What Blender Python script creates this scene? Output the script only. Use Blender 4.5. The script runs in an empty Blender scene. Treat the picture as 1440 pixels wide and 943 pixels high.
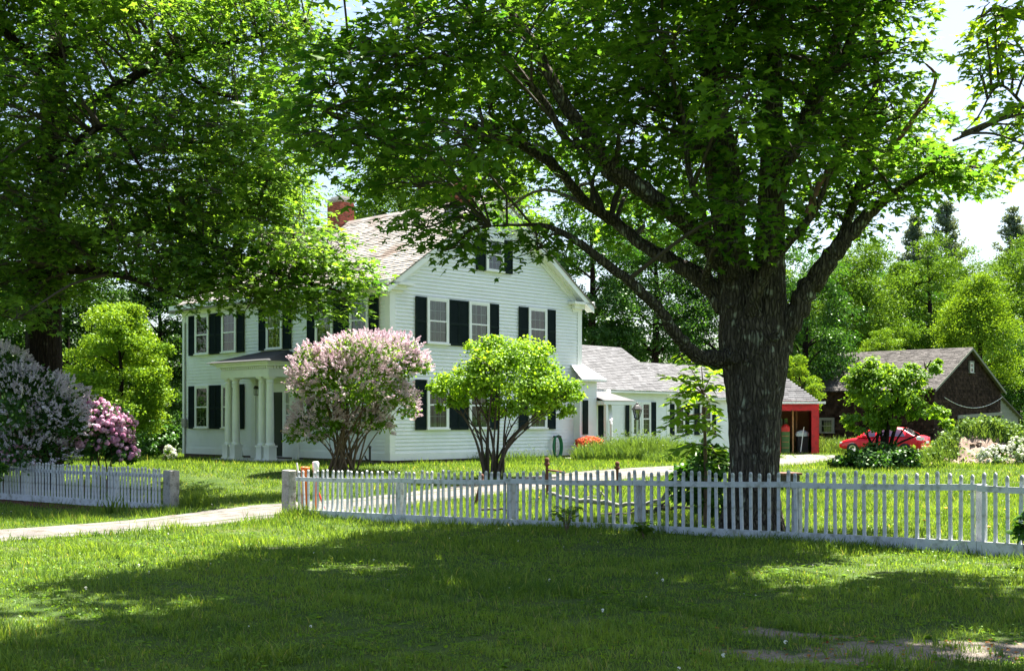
import bpy, math, random
import numpy as np
from mathutils import Vector, Matrix

random.seed(7); RNG = np.random.default_rng(11)
SC = bpy.context.scene
COL = SC.collection
F = 1666.0                     # focal length in pixels of the 1440 wide photograph
EYE, HOR = 1.6, 592.0

# ------------------------------------------------------------------ camera, sky, sun, exposure
cam_d = bpy.data.cameras.new('camera'); cam = bpy.data.objects.new('camera', cam_d); COL.objects.link(cam)
cam.location = (0, 0, EYE); cam.rotation_euler = (math.pi/2, 0, 0)
cam_d.sensor_width = 36; cam_d.lens = 36*F/1440; cam_d.shift_y = (HOR-471.5)/1440
cam_d.clip_start = .1; cam_d.clip_end = 2000
SC.camera = cam
SUN_AZ, SUN_EL = math.radians(43), math.radians(66)     # azimuth clockwise from the view direction
w = bpy.data.worlds.new('World'); SC.world = w; w.use_nodes = True
nt = w.node_tree; nt.nodes.clear()
sky = nt.nodes.new('ShaderNodeTexSky'); sky.sky_type = 'NISHITA'; sky.sun_disc = False
sky.sun_elevation = SUN_EL; sky.sun_rotation = SUN_AZ; sky.dust_density = 2.5; sky.air_density = 1.0; sky.ozone_density = 1.0
bg = nt.nodes.new('ShaderNodeBackground'); bg.inputs[1].default_value = .055
out = nt.nodes.new('ShaderNodeOutputWorld')
nt.links.new(sky.outputs[0], bg.inputs[0]); nt.links.new(bg.outputs[0], out.inputs[0])
sl = bpy.data.lights.new('sun', 'SUN'); sl.energy = 5.0; sl.angle = math.radians(.53); sl.color = (1, .95, .86)
so = bpy.data.objects.new('sun', sl); COL.objects.link(so)
sund = Vector((math.sin(SUN_AZ)*math.cos(SUN_EL), math.cos(SUN_AZ)*math.cos(SUN_EL), math.sin(SUN_EL)))
so.rotation_euler = sund.to_track_quat('Z', 'Y').to_euler(); so.location = (20, 20, 40)
SC.view_settings.view_transform = 'Standard'; SC.view_settings.look = 'None'
SC.view_settings.gamma = 1; SC.view_settings.use_curve_mapping = False
SC.view_settings.exposure = 2.3
cy = SC.cycles
cy.use_denoising = True; cy.max_bounces = 7; cy.diffuse_bounces = 4; cy.glossy_bounces = 3
cy.transmission_bounces = 6; cy.transparent_max_bounces = 12; cy.caustics_reflective = False; cy.caustics_refractive = False
cy.use_adaptive_sampling = True; cy.adaptive_threshold = .008

# ------------------------------------------------------------------ helpers
def P(px, py, d): return Vector(((px-720)/F*d, d, EYE+(HOR-py)/F*d))
def PX(px, d): return (px-720)/F*d
def ss(a, b, x):
    t = np.clip((np.asarray(x, float)-a)/(b-a), 0, 1); return t*t*(3-2*t)
def ground_z(x, y):
    x = np.asarray(x, float); y = np.asarray(y, float)
    z = -.2*ss(3, -3.5, x)*ss(10, 19, y)*(1-ss(27, 36, y))
    z = z-.13*ss(-5.5, -9, x)*ss(17, 25, y)*(1-ss(29, 37, y))
    z = z+.2*ss(27, 37, y)-.25*ss(44, 52, y)
    z = z+.025*np.sin(x*.9+1.3)*np.cos(y*.7)*(1-ss(25, 33, y))
    z = z+3.0*ss(85, 200, y)
    return z
def gz(x, y): return float(ground_z(x, y))

def tag(o, label=None, cat=None, group=None, kind=None):
    if label: o['label'] = label
    if cat: o['category'] = cat
    if group: o['group'] = group
    if kind: o['kind'] = kind
    return o
def empty(name, loc=(0, 0, 0), rz=0, label=None, cat=None, group=None):
    o = bpy.data.objects.new(name, None); COL.objects.link(o); o.location = loc; o.rotation_euler = (0, 0, rz)
    o.empty_display_size = .2
    return tag(o, label, cat, group)

def np_mesh(name, verts, groups, mats, parent=None, smooth=False):
    """groups: list of (faces array MxK, tint array M or None, material index)"""
    me = bpy.data.meshes.new(name); verts = np.asarray(verts, np.float32)
    me.vertices.add(len(verts)); me.vertices.foreach_set('co', verts.ravel())
    loops = np.concatenate([np.asarray(g[0], np.int32).ravel() for g in groups])
    tot = np.concatenate([np.full(len(g[0]), np.asarray(g[0]).shape[1], np.int32) for g in groups])
    st = np.concatenate([[0], np.cumsum(tot)[:-1]]).astype(np.int32)
    me.loops.add(len(loops)); me.loops.foreach_set('vertex_index', loops)
    me.polygons.add(len(tot)); me.polygons.foreach_set('loop_start', st); me.polygons.foreach_set('loop_total', tot)
    me.polygons.foreach_set('material_index', np.concatenate([np.full(len(g[0]), g[2], np.int32) for g in groups]))
    if smooth: me.polygons.foreach_set('use_smooth', np.ones(len(tot), bool))
    for m in mats: me.materials.append(m)
    at = me.attributes.new('tint', 'FLOAT', 'FACE')
    at.data.foreach_set('value', np.concatenate([np.full(len(g[0]), .5) if g[1] is None else np.asarray(g[1], float) for g in groups]).astype(np.float32))
    me.update(calc_edges=True); me.validate()
    o = bpy.data.objects.new(name, me); COL.objects.link(o)
    if parent: o.parent = parent
    return o

class MB:
    def __init__(s): s.v = []; s.f = []; s.t = []; s.m = []
    def face(s, pts, tint=.5, m=0):
        n = len(s.v); s.v += [tuple(p) for p in pts]; s.f.append(list(range(n, n+len(pts)))); s.t.append(tint); s.m.append(m)
    def box(s, x0, x1, y0, y1, z0, z1, m=0, tint=.5, M=None):
        n = len(s.v); c = [(x, y, z) for x in (x0, x1) for y in (y0, y1) for z in (z0, z1)]
        if M is not None: c = [tuple(M @ Vector(p)) for p in c]
        s.v += c
        for q in ((0, 1, 3, 2), (4, 6, 7, 5), (0, 4, 5, 1), (2, 3, 7, 6), (0, 2, 6, 4), (1, 5, 7, 3)):
            s.f.append([n+i for i in q]); s.t.append(tint); s.m.append(m)
    def bar(s, a, b, w, h, m=0, tint=.5, up=(0, 0, 1)):
        a = Vector(a); b = Vector(b); d = (b-a); L = d.length; d.normalize(); up = Vector(up)
        if abs(d.dot(up)) > .98: up = Vector((1, 0, 0))
        x = d.cross(up).normalized(); z = x.cross(d)
        M = Matrix(((x.x, d.x, z.x, a.x), (x.y, d.y, z.y, a.y), (x.z, d.z, z.z, a.z), (0, 0, 0, 1)))
        s.box(-w/2, w/2, 0, L, -h/2, h/2, m, tint, M)
    def prism(s, poly, ax, d0, d1, m=0, tint=.5):
        """poly of 2D points extruded along axis ax (0,1,2)"""
        def mk(p, d): 
            q = list(p); q.insert(ax, d); return tuple(q)
        n = len(s.v); k = len(poly)
        s.v += [mk(p, d0) for p in poly]+[mk(p, d1) for p in poly]
        s.f.append([n+i for i in range(k)][::-1]); s.f.append([n+k+i for i in range(k)])
        for i in range(k):
            j = (i+1) % k; s.f.append([n+i, n+j, n+k+j, n+k+i])
        s.t += [tint]*(k+2); s.m += [m]*(k+2)
    def lathe(s, prof, c=(0, 0, 0), seg=16, m=0, tint=.5, M=None):
        n = len(s.v); k = len(prof)
        for i in range(seg):
            a = 2*math.pi*i/seg
            for r, z in prof:
                p = Vector((c[0]+r*math.cos(a), c[1]+r*math.sin(a), c[2]+z))
                s.v.append(tuple(M @ p) if M is not None else tuple(p))
        for i in range(seg):
            j = (i+1) % seg
            for q in range(k-1):
                s.f.append([n+i*k+q, n+j*k+q, n+j*k+q+1, n+i*k+q+1]); s.t.append(tint); s.m.append(m)
    def tube(s, pts, rad, seg=8, m=0, tint=.5, sub=0):
        v, q = tube_arr(pts, rad, seg, sub); n = len(s.v)
        s.v += [tuple(p) for p in v]; s.f += (q+n).tolist(); s.t += [tint]*len(q); s.m += [m]*len(q)
    def build(s, name, mats, parent=None, smooth=False, bevel=0):
        me = bpy.data.meshes.new(name); me.from_pydata(s.v, [], s.f)
        if not isinstance(mats, (list, tuple)): mats = [mats]
        for m in mats: me.materials.append(m)
        me.polygons.foreach_set('material_index', np.array(s.m, np.int32))
        at = me.attributes.new('tint', 'FLOAT', 'FACE'); at.data.foreach_set('value', np.array(s.t, np.float32))
        if smooth: me.polygons.foreach_set('use_smooth', np.ones(len(s.f), bool))
        me.update()
        o = bpy.data.objects.new(name, me); COL.objects.link(o)
        if parent: o.parent = parent
        if bevel:
            b = o.modifiers.new('bevel', 'BEVEL'); b.width = bevel; b.segments = 2; b.limit_method = 'ANGLE'
        return o

def catmull(pts, sub):
    pts = np.asarray(pts, float)
    if sub <= 1 or len(pts) < 3 and sub <= 1: return pts
    p = np.vstack([2*pts[0]-pts[1], pts, 2*pts[-1]-pts[-2]]); o = []
    for i in range(1, len(p)-2):
        for k in range(sub):
            t = k/sub; a, b, c, d = p[i-1], p[i], p[i+1], p[i+2]
            o.append(.5*((2*b)+(c-a)*t+(2*a-5*b+4*c-d)*t*t+(3*b-a-3*c+d)*t**3))
    o.append(pts[-1]); return np.array(o)
def tube_arr(pts, rad, seg, sub=0, rough=0, seed=0):
    pts = np.asarray([tuple(p) for p in pts], float); rad = np.broadcast_to(np.asarray(rad, float), (len(pts),))
    if sub:
        a = catmull(np.column_stack([pts, rad]), sub); pts, rad = a[:, :3], a[:, 3]
    T = np.gradient(pts, axis=0); T /= np.linalg.norm(T, axis=1, keepdims=True)+1e-9
    ref = np.array([0, 0, 1.]) if abs(T[0, 2]) < .9 else np.array([1., 0, 0])
    N = np.cross(T[0], ref); N /= np.linalg.norm(N); A = np.linspace(0, 2*np.pi, seg, endpoint=False)
    V = np.empty((len(pts), seg, 3))
    for i in range(len(pts)):
        N = N-T[i]*N.dot(T[i]); N /= np.linalg.norm(N)+1e-9; B = np.cross(T[i], N)
        r = rad[i]*np.ones(seg)
        if rough: 
            r = r*(1+rough*(np.sin(A*3+i*.21+seed)*.4+np.sin(A*7-i*.17+seed*2)*.35+np.sin(A*13+i*.4+seed)*.3+np.sin(A*21+np.sin(i*.5)*1.5)*.28))
        V[i] = pts[i]+(np.cos(A)*r)[:, None]*N+(np.sin(A)*r)[:, None]*B
    n = len(pts); i = np.arange(n-1)[:, None]*seg; j = np.arange(seg)[None]; k = (j+1) % seg
    q = np.stack([i+j, i+k, i+seg+k, i+seg+j], -1).reshape(-1, 4)
    return V.reshape(-1, 3), q
class Tubes:
    def __init__(s): s.V = []; s.Q = []; s.n = 0
    def add(s, pts, rad, seg=4, sub=0, rough=0, seed=0):
        v, q = tube_arr(pts, rad, seg, sub, rough, seed); s.V.append(v); s.Q.append(q+s.n); s.n += len(v)
    def arr(s): return (np.vstack(s.V), np.vstack(s.Q)) if s.V else (np.zeros((0, 3)), np.zeros((0, 4), int))
def unit(a): return a/(np.linalg.norm(a, axis=-1, keepdims=True)+1e-9)

# ------------------------------------------------------------------ materials
def newmat(name):
    m = bpy.data.materials.new(name); m.use_nodes = True; n = m.node_tree; n.nodes.clear()
    o = n.nodes.new('ShaderNodeOutputMaterial'); return m, n, o
def nd(n, t, **kw):
    x = n.nodes.new(t)
    for k, v in kw.items(): setattr(x, k, v)
    return x
def ramp(n, fac, stops):
    r = n.nodes.new('ShaderNodeValToRGB'); e = r.color_ramp.elements
    while len(e) > 1: e.remove(e[-1])
    e[0].position = stops[0][0]; e[0].color = (*stops[0][1], 1)
    for p, c in stops[1:]:
        k = e.new(p); k.color = (*c, 1)
    n.links.new(fac, r.inputs[0]); return r.outputs[0]
def noise(n, scale, detail=4, vec=None, stretch=None, coord='Object'):
    tc = n.nodes.new('ShaderNodeTexCoord'); v = tc.outputs[coord]
    if stretch:
        mp = n.nodes.new('ShaderNodeMapping'); mp.inputs['Scale'].default_value = stretch; n.links.new(v, mp.inputs[0]); v = mp.outputs[0]
    t = n.nodes.new('ShaderNodeTexNoise'); t.inputs['Scale'].default_value = scale; t.inputs['Detail'].default_value = detail
    n.links.new(v, t.inputs['Vector']); return t.outputs['Fac']
def mix(n, fac, a, b, mode='MIX'):
    m = n.nodes.new('ShaderNodeMix'); m.data_type = 'RGBA'; m.blend_type = mode
    if hasattr(fac, 'is_linked'): n.links.new(fac, m.inputs[0])
    else: m.inputs[0].default_value = fac
    for s, i in ((a, 6), (b, 7)):
        if hasattr(s, 'is_linked'): n.links.new(s, m.inputs[i])
        else: m.inputs[i].default_value = (*s, 1)
    return m.outputs[2]
def solid(name, c1, c2=None, rough=.6, scale=6, stretch=None, bump=0, bscale=None, metallic=0, tint=None, dirt=None, spec=.5):
    """c1..c2 mixed by noise; tint: (lo,hi) multiplies by the per-face tint attribute"""
    m, n, o = newmat(name); b = n.nodes.new('ShaderNodeBsdfPrincipled')
    c2 = c2 or c1
    col = ramp(n, noise(n, scale, 6, stretch=stretch), [(.32, c1), (.68, c2)])
    if dirt: col = mix(n, ramp(n, noise(n, dirt[1], 8), [(.52, (0, 0, 0)), (.7, (1, 1, 1))]), col, dirt[0])
    if tint:
        a = nd(n, 'ShaderNodeAttribute', attribute_name='tint')
        t = ramp(n, a.outputs['Fac'], [(0, (tint[0],)*3), (1, (tint[1],)*3)]); col = mix(n, 1.0, col, t, 'MULTIPLY')
    n.links.new(col, b.inputs['Base Color']); b.inputs['Roughness'].default_value = rough; b.inputs['Metallic'].default_value = metallic
    b.inputs['Specular IOR Level'].default_value = spec
    if bump:
        bp = n.nodes.new('ShaderNodeBump'); bp.inputs['Strength'].default_value = bump; bp.inputs['Distance'].default_value = .03
        n.links.new(noise(n, bscale or scale*4, 8, stretch=stretch), bp.inputs['Height']); n.links.new(bp.outputs[0], b.inputs['Normal'])
    n.links.new(b.outputs[0], o.inputs[0]); return m
def leafmat(name, lo, hi, trans=.45, tcol=1.9, gloss=.03, tm=(1.1, 1, .35), straw=None):
    m, n, o = newmat(name)
    a = nd(n, 'ShaderNodeAttribute', attribute_name='tint'); col = ramp(n, a.outputs['Fac'], [(0, lo), (.5, tuple((l+h)/2 for l, h in zip(lo, hi))), (.94 if straw else 1, hi)]+([(1, straw)] if straw else []))
    d = n.nodes.new('ShaderNodeBsdfDiffuse'); t = n.nodes.new('ShaderNodeBsdfTranslucent'); g = n.nodes.new('ShaderNodeBsdfGlossy')
    g.inputs['Roughness'].default_value = .4; g.inputs['Color'].default_value = (.55, .62, .5, 1)
    n.links.new(col, d.inputs[0])
    tc = mix(n, 1.0, col, tuple(tcol*k for k in tm), 'MULTIPLY'); n.links.new(tc, t.inputs[0])
    s1 = n.nodes.new('ShaderNodeMixShader'); s1.inputs[0].default_value = trans; n.links.new(d.outputs[0], s1.inputs[1]); n.links.new(t.outputs[0], s1.inputs[2])
    s2 = n.nodes.new('ShaderNodeMixShader'); s2.inputs[0].default_value = gloss; n.links.new(s1.outputs[0], s2.inputs[1]); n.links.new(g.outputs[0], s2.inputs[2])
    n.links.new(s2.outputs[0], o.inputs[0]); return m
def glassmat(name, c=(.9, .95, .95), refl=.12):
    m, n, o = newmat(name); t = n.nodes.new('ShaderNodeBsdfTransparent'); t.inputs[0].default_value = (*c, 1)
    g = n.nodes.new('ShaderNodeBsdfGlossy'); g.inputs['Roughness'].default_value = .03
    fr = n.nodes.new('ShaderNodeFresnel'); fr.inputs[0].default_value = 1.5
    ad = nd(n, 'ShaderNodeMath', operation='ADD'); ad.inputs[1].default_value = refl; n.links.new(fr.outputs[0], ad.inputs[0])
    s = n.nodes.new('ShaderNodeMixShader'); n.links.new(ad.outputs[0], s.inputs[0]); n.links.new(t.outputs[0], s.inputs[1]); n.links.new(g.outputs[0], s.inputs[2])
    n.links.new(s.outputs[0], o.inputs[0]); return m
def barkmat(name, dark, mid, lichen, lfac=.55):
    m, n, o = newmat(name); b = n.nodes.new('ShaderNodeBsdfPrincipled'); b.inputs['Roughness'].default_value = .95; b.inputs['Specular IOR Level'].default_value = .15
    tc = n.nodes.new('ShaderNodeTexCoord'); mp = n.nodes.new('ShaderNodeMapping'); mp.inputs['Scale'].default_value = (1, 1, .13)
    n.links.new(tc.outputs['Object'], mp.inputs[0])
    wv = n.nodes.new('ShaderNodeTexNoise'); wv.inputs['Scale'].default_value = 3; wv.inputs['Detail'].default_value = 3; n.links.new(tc.outputs['Object'], wv.inputs['Vector'])
    mv = n.nodes.new('ShaderNodeMix'); mv.data_type = 'RGBA'; mv.blend_type = 'ADD'; mv.inputs[0].default_value = .12
    n.links.new(mp.outputs[0], mv.inputs[6]); n.links.new(wv.outputs['Color'], mv.inputs[7])
    vo = n.nodes.new('ShaderNodeTexVoronoi'); vo.feature = 'DISTANCE_TO_EDGE'; vo.inputs['Scale'].default_value = 20; n.links.new(mv.outputs[2], vo.inputs['Vector'])
    crack = ramp(n, vo.outputs['Distance'], [(0, (0, 0, 0)), (.28, (1, 1, 1))])
    fine = noise(n, 30, 8, stretch=(1, 1, .35))
    col = mix(n, crack, dark, mid)
    col = mix(n, ramp(n, fine, [(.35, (0, 0, 0)), (.7, (1, 1, 1))]), col, tuple(c*.55 for c in mid))
    lich = ramp(n, noise(n, 5.5, 9), [(lfac, (0, 0, 0)), (lfac+.08, (1, 1, 1))])
    lm = mix(n, 1.0, lich, crack, 'MULTIPLY')
    col = mix(n, lm, col, lichen); n.links.new(col, b.inputs['Base Color'])
    h = mix(n, .3, crack, ramp(n, fine, [(0, (0, 0, 0)), (1, (1, 1, 1))]))
    bp = n.nodes.new('ShaderNodeBump'); bp.inputs['Strength'].default_value = 1; bp.inputs['Distance'].default_value = .05; n.links.new(h, bp.inputs['Height']); n.links.new(bp.outputs[0], b.inputs['Normal'])
    n.links.new(b.outputs[0], o.inputs[0]); return m

M = {}
M['white'] = solid('white_paint', (.8, .81, .8), (.74, .76, .75), .5, 1.5, dirt=((.73, .74, .72), 2.3))
M['trim'] = solid('white_trim', (.82, .82, .8), (.76, .77, .74), .45, 3)
M['fence'] = solid('fence_paint', (.6, .61, .63), (.47, .48, .5), .65, 9, dirt=((.3, .3, .26), 9), bump=.25, bscale=60)
M['shutter'] = solid('shutter_paint', (.005, .013, .012), (.008, .018, .016), .75, 5, spec=.12)
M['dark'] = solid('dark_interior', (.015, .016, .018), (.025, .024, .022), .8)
M['curtain'] = solid('curtain_cloth', (.26, .28, .24), (.18, .2, .17), .9, 8, tint=(.4, 1.1))
M['curtain_brown'] = solid('brown_curtain_cloth', (.16, .1, .08), (.1, .06, .05), .9, 8, tint=(.45, 1.1))
M['glass'] = glassmat('window_glass', (.6, .72, .66), .06)
M['roof'] = solid('weathered_shingle', (.27, .245, .225), (.35, .325, .3), .9, 1.2, tint=(.7, 1.1), dirt=((.2, .15, .12), .9), bump=.3, bscale=40)
M['greyroof'] = solid('grey_shingle', (.085, .085, .09), (.125, .125, .13), .9, 2, tint=(.6, 1.15), bump=.3, bscale=50)
M['blackroof'] = solid('black_roofing', (.02, .022, .024), (.035, .035, .035), .85, 4, bump=.3)
M['brick'] = solid('red_brick', (.36, .09, .05), (.27, .06, .04), .9, 9, tint=(.7, 1.25), bump=.4)
M['mortar'] = solid('mortar', (.45, .42, .38), (.35, .33, .3), .95)
M['door'] = solid('door_paint', (.012, .02, .016), (.018, .026, .02), .35)
M['brass'] = solid('brass', (.5, .35, .12), None, .35, metallic=.9)
M['iron'] = solid('black_iron', (.02, .02, .02), (.035, .03, .028), .6)
M['rust'] = solid('rusted_iron', (.16, .05, .03), (.09, .03, .02), .85, 14, bump=.3)
M['granite'] = solid('granite', (.27, .25, .23), (.4, .38, .35), .9, 40, dirt=((.12, .1, .08), 6), bump=.5, bscale=35)
M['foundation'] = solid('foundation', (.13, .08, .06), (.09, .06, .05), .95, 12)
M['redpaint'] = solid('red_paint', (.55, .012, .016), (.45, .01, .013), .5, 3, dirt=((.24, .012, .012), 4))
M['wood'] = solid('warm_wood', (.5, .26, .1), (.36, .17, .06), .7, 8, stretch=(6, 6, .6))
M['greywood'] = solid('grey_boards', (.27, .27, .22), (.18, .18, .15), .9, 6, stretch=(1, 1, 8), tint=(.6, 1.2))
M['barnshingle'] = solid('barn_shingle', (.02, .0125, .009), (.042, .027, .02), .95, 3, tint=(.4, 1.9), bump=.4, spec=.06)
M['barnroof'] = solid('barn_roof', (.08, .072, .066), (.125, .114, .105), .95, 1.6, tint=(.65, 1.15), bump=.4)
M['gravel'] = None
M['concrete'] = solid('concrete', (.5, .48, .45), (.4, .39, .37), .9, 20, bump=.3)
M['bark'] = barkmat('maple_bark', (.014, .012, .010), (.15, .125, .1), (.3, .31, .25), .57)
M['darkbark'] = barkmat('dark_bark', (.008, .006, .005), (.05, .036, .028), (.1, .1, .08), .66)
M['stem'] = solid('shrub_stem', (.2, .13, .08), (.12, .08, .05), .9, 12)
M['twig'] = solid('twig', (.05, .04, .03), (.08, .06, .045), .9, 10)
M['deadwood'] = solid('dead_wood', (.2, .1, .07), (.12, .06, .045), .9, 10, bump=.4)
M['paleleaf'] = None
L = {}
L['maple'] = leafmat('maple_leaf', (.028, .09, .012), (.125, .22, .028), .5, 2.5, tm=(1.0, .95, .38))
L['maple2'] = leafmat('left_maple_leaf', (.032, .09, .014), (.135, .23, .034), .5, 2.5, tm=(1.02, .95, .4))
L['bright'] = leafmat('bright_leaf', (.09, .19, .014), (.21, .34, .03), .46, 2.1)
L['mid'] = leafmat('mid_leaf', (.055, .135, .012), (.15, .26, .025), .44, 2.2)
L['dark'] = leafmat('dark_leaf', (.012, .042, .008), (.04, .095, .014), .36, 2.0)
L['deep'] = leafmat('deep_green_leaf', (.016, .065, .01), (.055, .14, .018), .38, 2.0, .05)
L['wood'] = leafmat('wood_leaf', (.045, .11, .012), (.13, .23, .024), .3, 1.9, .02)
L['woodbright'] = leafmat('bright_wood_leaf', (.075, .16, .014), (.2, .32, .03), .32, 1.8, .02)
L['pine'] = leafmat('pine_needles', (.1, .14, .1), (.17, .22, .15), .25, 1.6)
L['lilac'] = leafmat('lilac_flower', (.52, .35, .43), (.8, .68, .72), .35, 1.1, .02, (1, 1, 1))
L['lilac2'] = leafmat('pale_lilac_flower', (.5, .42, .51), (.85, .78, .85), .3, 1.0, .02, (1, 1, 1))
L['pink'] = leafmat('pink_flower', (.6, .2, .42), (.9, .62, .76), .3, 1.0, .02, (1, 1, 1))
L['red'] = leafmat('orange_red_flower', (.6, .09, .04), (.8, .25, .12), .3, 1.0, .02, (1, 1, 1))
L['white'] = leafmat('white_flower', (.6, .62, .45), (.8, .8, .72), .3, 1.0, .02, (1, 1, 1))
L['grass'] = leafmat('grass_blade', (.024, .07, .01), (.185, .275, .05), .44, 2.2, .03, straw=(.25, .25, .1))
L['weed'] = leafmat('weed_leaf', (.06, .13, .03), (.14, .22, .06), .4, 1.6)
L['dry'] = leafmat('dry_leaf', (.2, .05, .02), (.4, .2, .07), .3, 1.2)

def groundmat():
    m, n, o = newmat('lawn_soil'); b = n.nodes.new('ShaderNodeBsdfPrincipled'); b.inputs['Roughness'].default_value = 1; b.inputs['Specular IOR Level'].default_value = .1
    g = ramp(n, noise(n, .9, 10), [(.3, (.035, .065, .014)), (.55, (.06, .095, .022)), (.75, (.09, .1, .035))])
    f = ramp(n, noise(n, 45, 6), [(.3, (.55,)*3), (.7, (1.25,)*3)]); col = mix(n, 1.0, g, f, 'MULTIPLY')
    a = nd(n, 'ShaderNodeAttribute', attribute_name='bare'); sand = ramp(n, noise(n, 60, 8), [(.3, (.09, .075, .06)), (.7, (.24, .21, .18))])
    ad = nd(n, 'ShaderNodeMath', operation='ADD'); nn = noise(n, 7, 12); sb = nd(n, 'ShaderNodeMath', operation='SUBTRACT'); n.links.new(nn, sb.inputs[0]); sb.inputs[1].default_value = .5
    n.links.new(a.outputs['Fac'], ad.inputs[0]); n.links.new(sb.outputs[0], ad.inputs[1])
    col = mix(n, ramp(n, ad.outputs[0], [(.38, (0, 0, 0)), (.72, (1, 1, 1))]), col, sand)
    n.links.new(col, b.inputs['Base Color'])
    bp = n.nodes.new('ShaderNodeBump'); bp.inputs['Strength'].default_value = .6; bp.inputs['Distance'].default_value = .03; n.links.new(noise(n, 40, 8), bp.inputs['Height']); n.links.new(bp.outputs[0], b.inputs['Normal'])
    n.links.new(b.outputs[0], o.inputs[0]); return m
M['ground'] = groundmat()
M['gravel'] = solid('gravel', (.12, .108, .098), (.2, .183, .168), .95, 2.2, dirt=((.1, .085, .06), 4), bump=.8, bscale=90)
M['dirt'] = solid('dirt', (.3, .22, .17), (.2, .14, .1), .95, 6, bump=.8, bscale=25)
M['mulch'] = solid('red_mulch', (.16, .035, .025), (.08, .02, .015), .95, 20, bump=.8)

# ------------------------------------------------------------------ ground and driveway
ROAD = np.array([(-30, 9.5), (-19, 12.6), (-12.5, 15.6), (-8.3, 18.7), (-6.5, 21.1), (-4.75, 24.0), (-3.0, 26.6), (-.6, 29.2), (3.6, 33.8), (7.5, 38), (10.5, 43.5), (12.6, 49), (14.4, 57.5)])
ROADP = catmull(ROAD, 10)
def road_dist(x, y):
    p = np.stack([x, y], -1).reshape(-1, 1, 2); a = ROADP[:-1][None]; b = ROADP[1:][None]
    o = np.empty(len(p))
    for s in range(0, len(p), 20000):
        q = p[s:s+20000]; ab = b-a; t = np.clip(((q-a)*ab).sum(-1)/(ab*ab).sum(-1), 0, 1)
        o[s:s+20000] = np.sqrt((((a+ab*t[..., None])-q)**2).sum(-1)).min(1)
    return o.reshape(np.shape(x))
def bareness(x, y):
    """1 on the sandy patches at the near right"""
    x = np.asarray(x, float); y = np.asarray(y, float)
    b = np.zeros_like(x); x = x+.28*np.sin(y*3.1+x*1.7)+.12*np.sin(y*7.7-x*5.1); y = y+.1*np.sin(x*2.7+1)+.07*np.sin(x*6.3+y*4)
    for cx, cy_, rx, ry, k in ((3.1, 8.35, 1.6, .5, 1), (2.0, 8.9, 1.0, .26, .8), (1.9, 8.0, .7, .22, .8), (4.0, 8.1, .8, .5, .95), (3.6, 12.9, .7, .18, .5), (-3.0, 16.4, .4, .3, .6), (-1.2, 13.2, .6, .22, .45), (-4.3, 9.8, .8, .25, .4), (5.3, 13.2, .6, .2, .5)):
        b = np.maximum(b, k*(1-ss(.2, 1.4, np.sqrt(((x-cx)/rx)**2+((y-cy_)/ry)**2))))
    return b
def build_ground():
    def axis(lo, hi, f0, f1, step): 
        fine = np.arange(f0, f1+1e-6, step); out = [fine]
        a = [f1]; 
        while a[-1] < hi: a.append(a[-1]+max(step, (a[-1]-f1)*.25+step))
        b = [f0]
        while b[-1] > lo: b.append(b[-1]-max(step, (f0-b[-1])*.25+step))
        return np.concatenate([np.array(b[1:][::-1]), fine, np.array(a[1:])])
    X = axis(-900, 900, -22, 30, .5); Y = axis(-300, 1200, 5, 60, .5)
    gx, gy = np.meshgrid(X, Y, indexing='ij'); v = np.stack([gx, gy, ground_z(gx, gy)], -1).reshape(-1, 3)
    ny = len(Y); i = np.arange(len(X)-1)[:, None]*ny; j = np.arange(ny-1)[None]
    q = np.stack([i+j, i+ny+j, i+ny+j+1, i+j+1], -1).reshape(-1, 4)
    o = np_mesh('lawn_ground', v, [(q, None, 0)], [M['ground']], smooth=True); tag(o, kind='structure')
    at = o.data.attributes.new('bare', 'FLOAT', 'POINT'); at.data.foreach_set('value', bareness(gx, gy).ravel().astype(np.float32))
    # a finer bare-soil map needs a finer sheet near the camera: local patch 4 mm above the lawn sheet
    px, py = np.meshgrid(np.arange(-8, 9.01, .1), np.arange(6, 17.01, .1), indexing='ij')
    v = np.stack([px, py, ground_z(px, py)+.006], -1).reshape(-1, 3); ny = py.shape[1]; i = np.arange(px.shape[0]-1)[:, None]*ny; j = np.arange(ny-1)[None]
    q = np.stack([i+j, i+ny+j, i+ny+j+1, i+j+1], -1).reshape(-1, 4)
    o = np_mesh('lawn_soil', v, [(q, None, 0)], [M['ground']], smooth=True); tag(o, kind='structure')
    at = o.data.attributes.new('bare', 'FLOAT', 'POINT'); at.data.foreach_set('value', bareness(px, py).ravel().astype(np.float32))
build_ground()
def build_road(pts, hw, name):
    p = catmull(np.asarray(pts, float), 24); T = unit(np.gradient(p, axis=0)); Nn = np.stack([-T[:, 1], T[:, 0]], -1)
    cols = []; us = np.linspace(-1, 1, 9)
    for u in us:
        wob = hw*u+(.14*np.sin(np.arange(len(p))*.7+u)+.1*np.sin(np.arange(len(p))*1.9+3*u) if abs(u) == 1 else 0)
        q = p+Nn*np.asarray(wob).reshape(-1, 1)
        z = ground_z(q[:, 0], q[:, 1])+.02+.03*(1-u*u)*np.cos(u*6)
        if abs(u) == 1: z = z-.035
        cols.append(np.column_stack([q, z]))
    v = np.stack(cols, 1).reshape(-1, 3); k = len(us); i = np.arange(len(p)-1)[:, None]*k; j = np.arange(k-1)[None]
    f = np.stack([i+j, i+j+1, i+k+j+1, i+k+j], -1).reshape(-1, 4)
    tag(np_mesh(name, v, [(f, None, 0)], [M['gravel']], smooth=True), kind='structure')
build_road(ROAD, 1.5, 'gravel_driveway')

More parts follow.
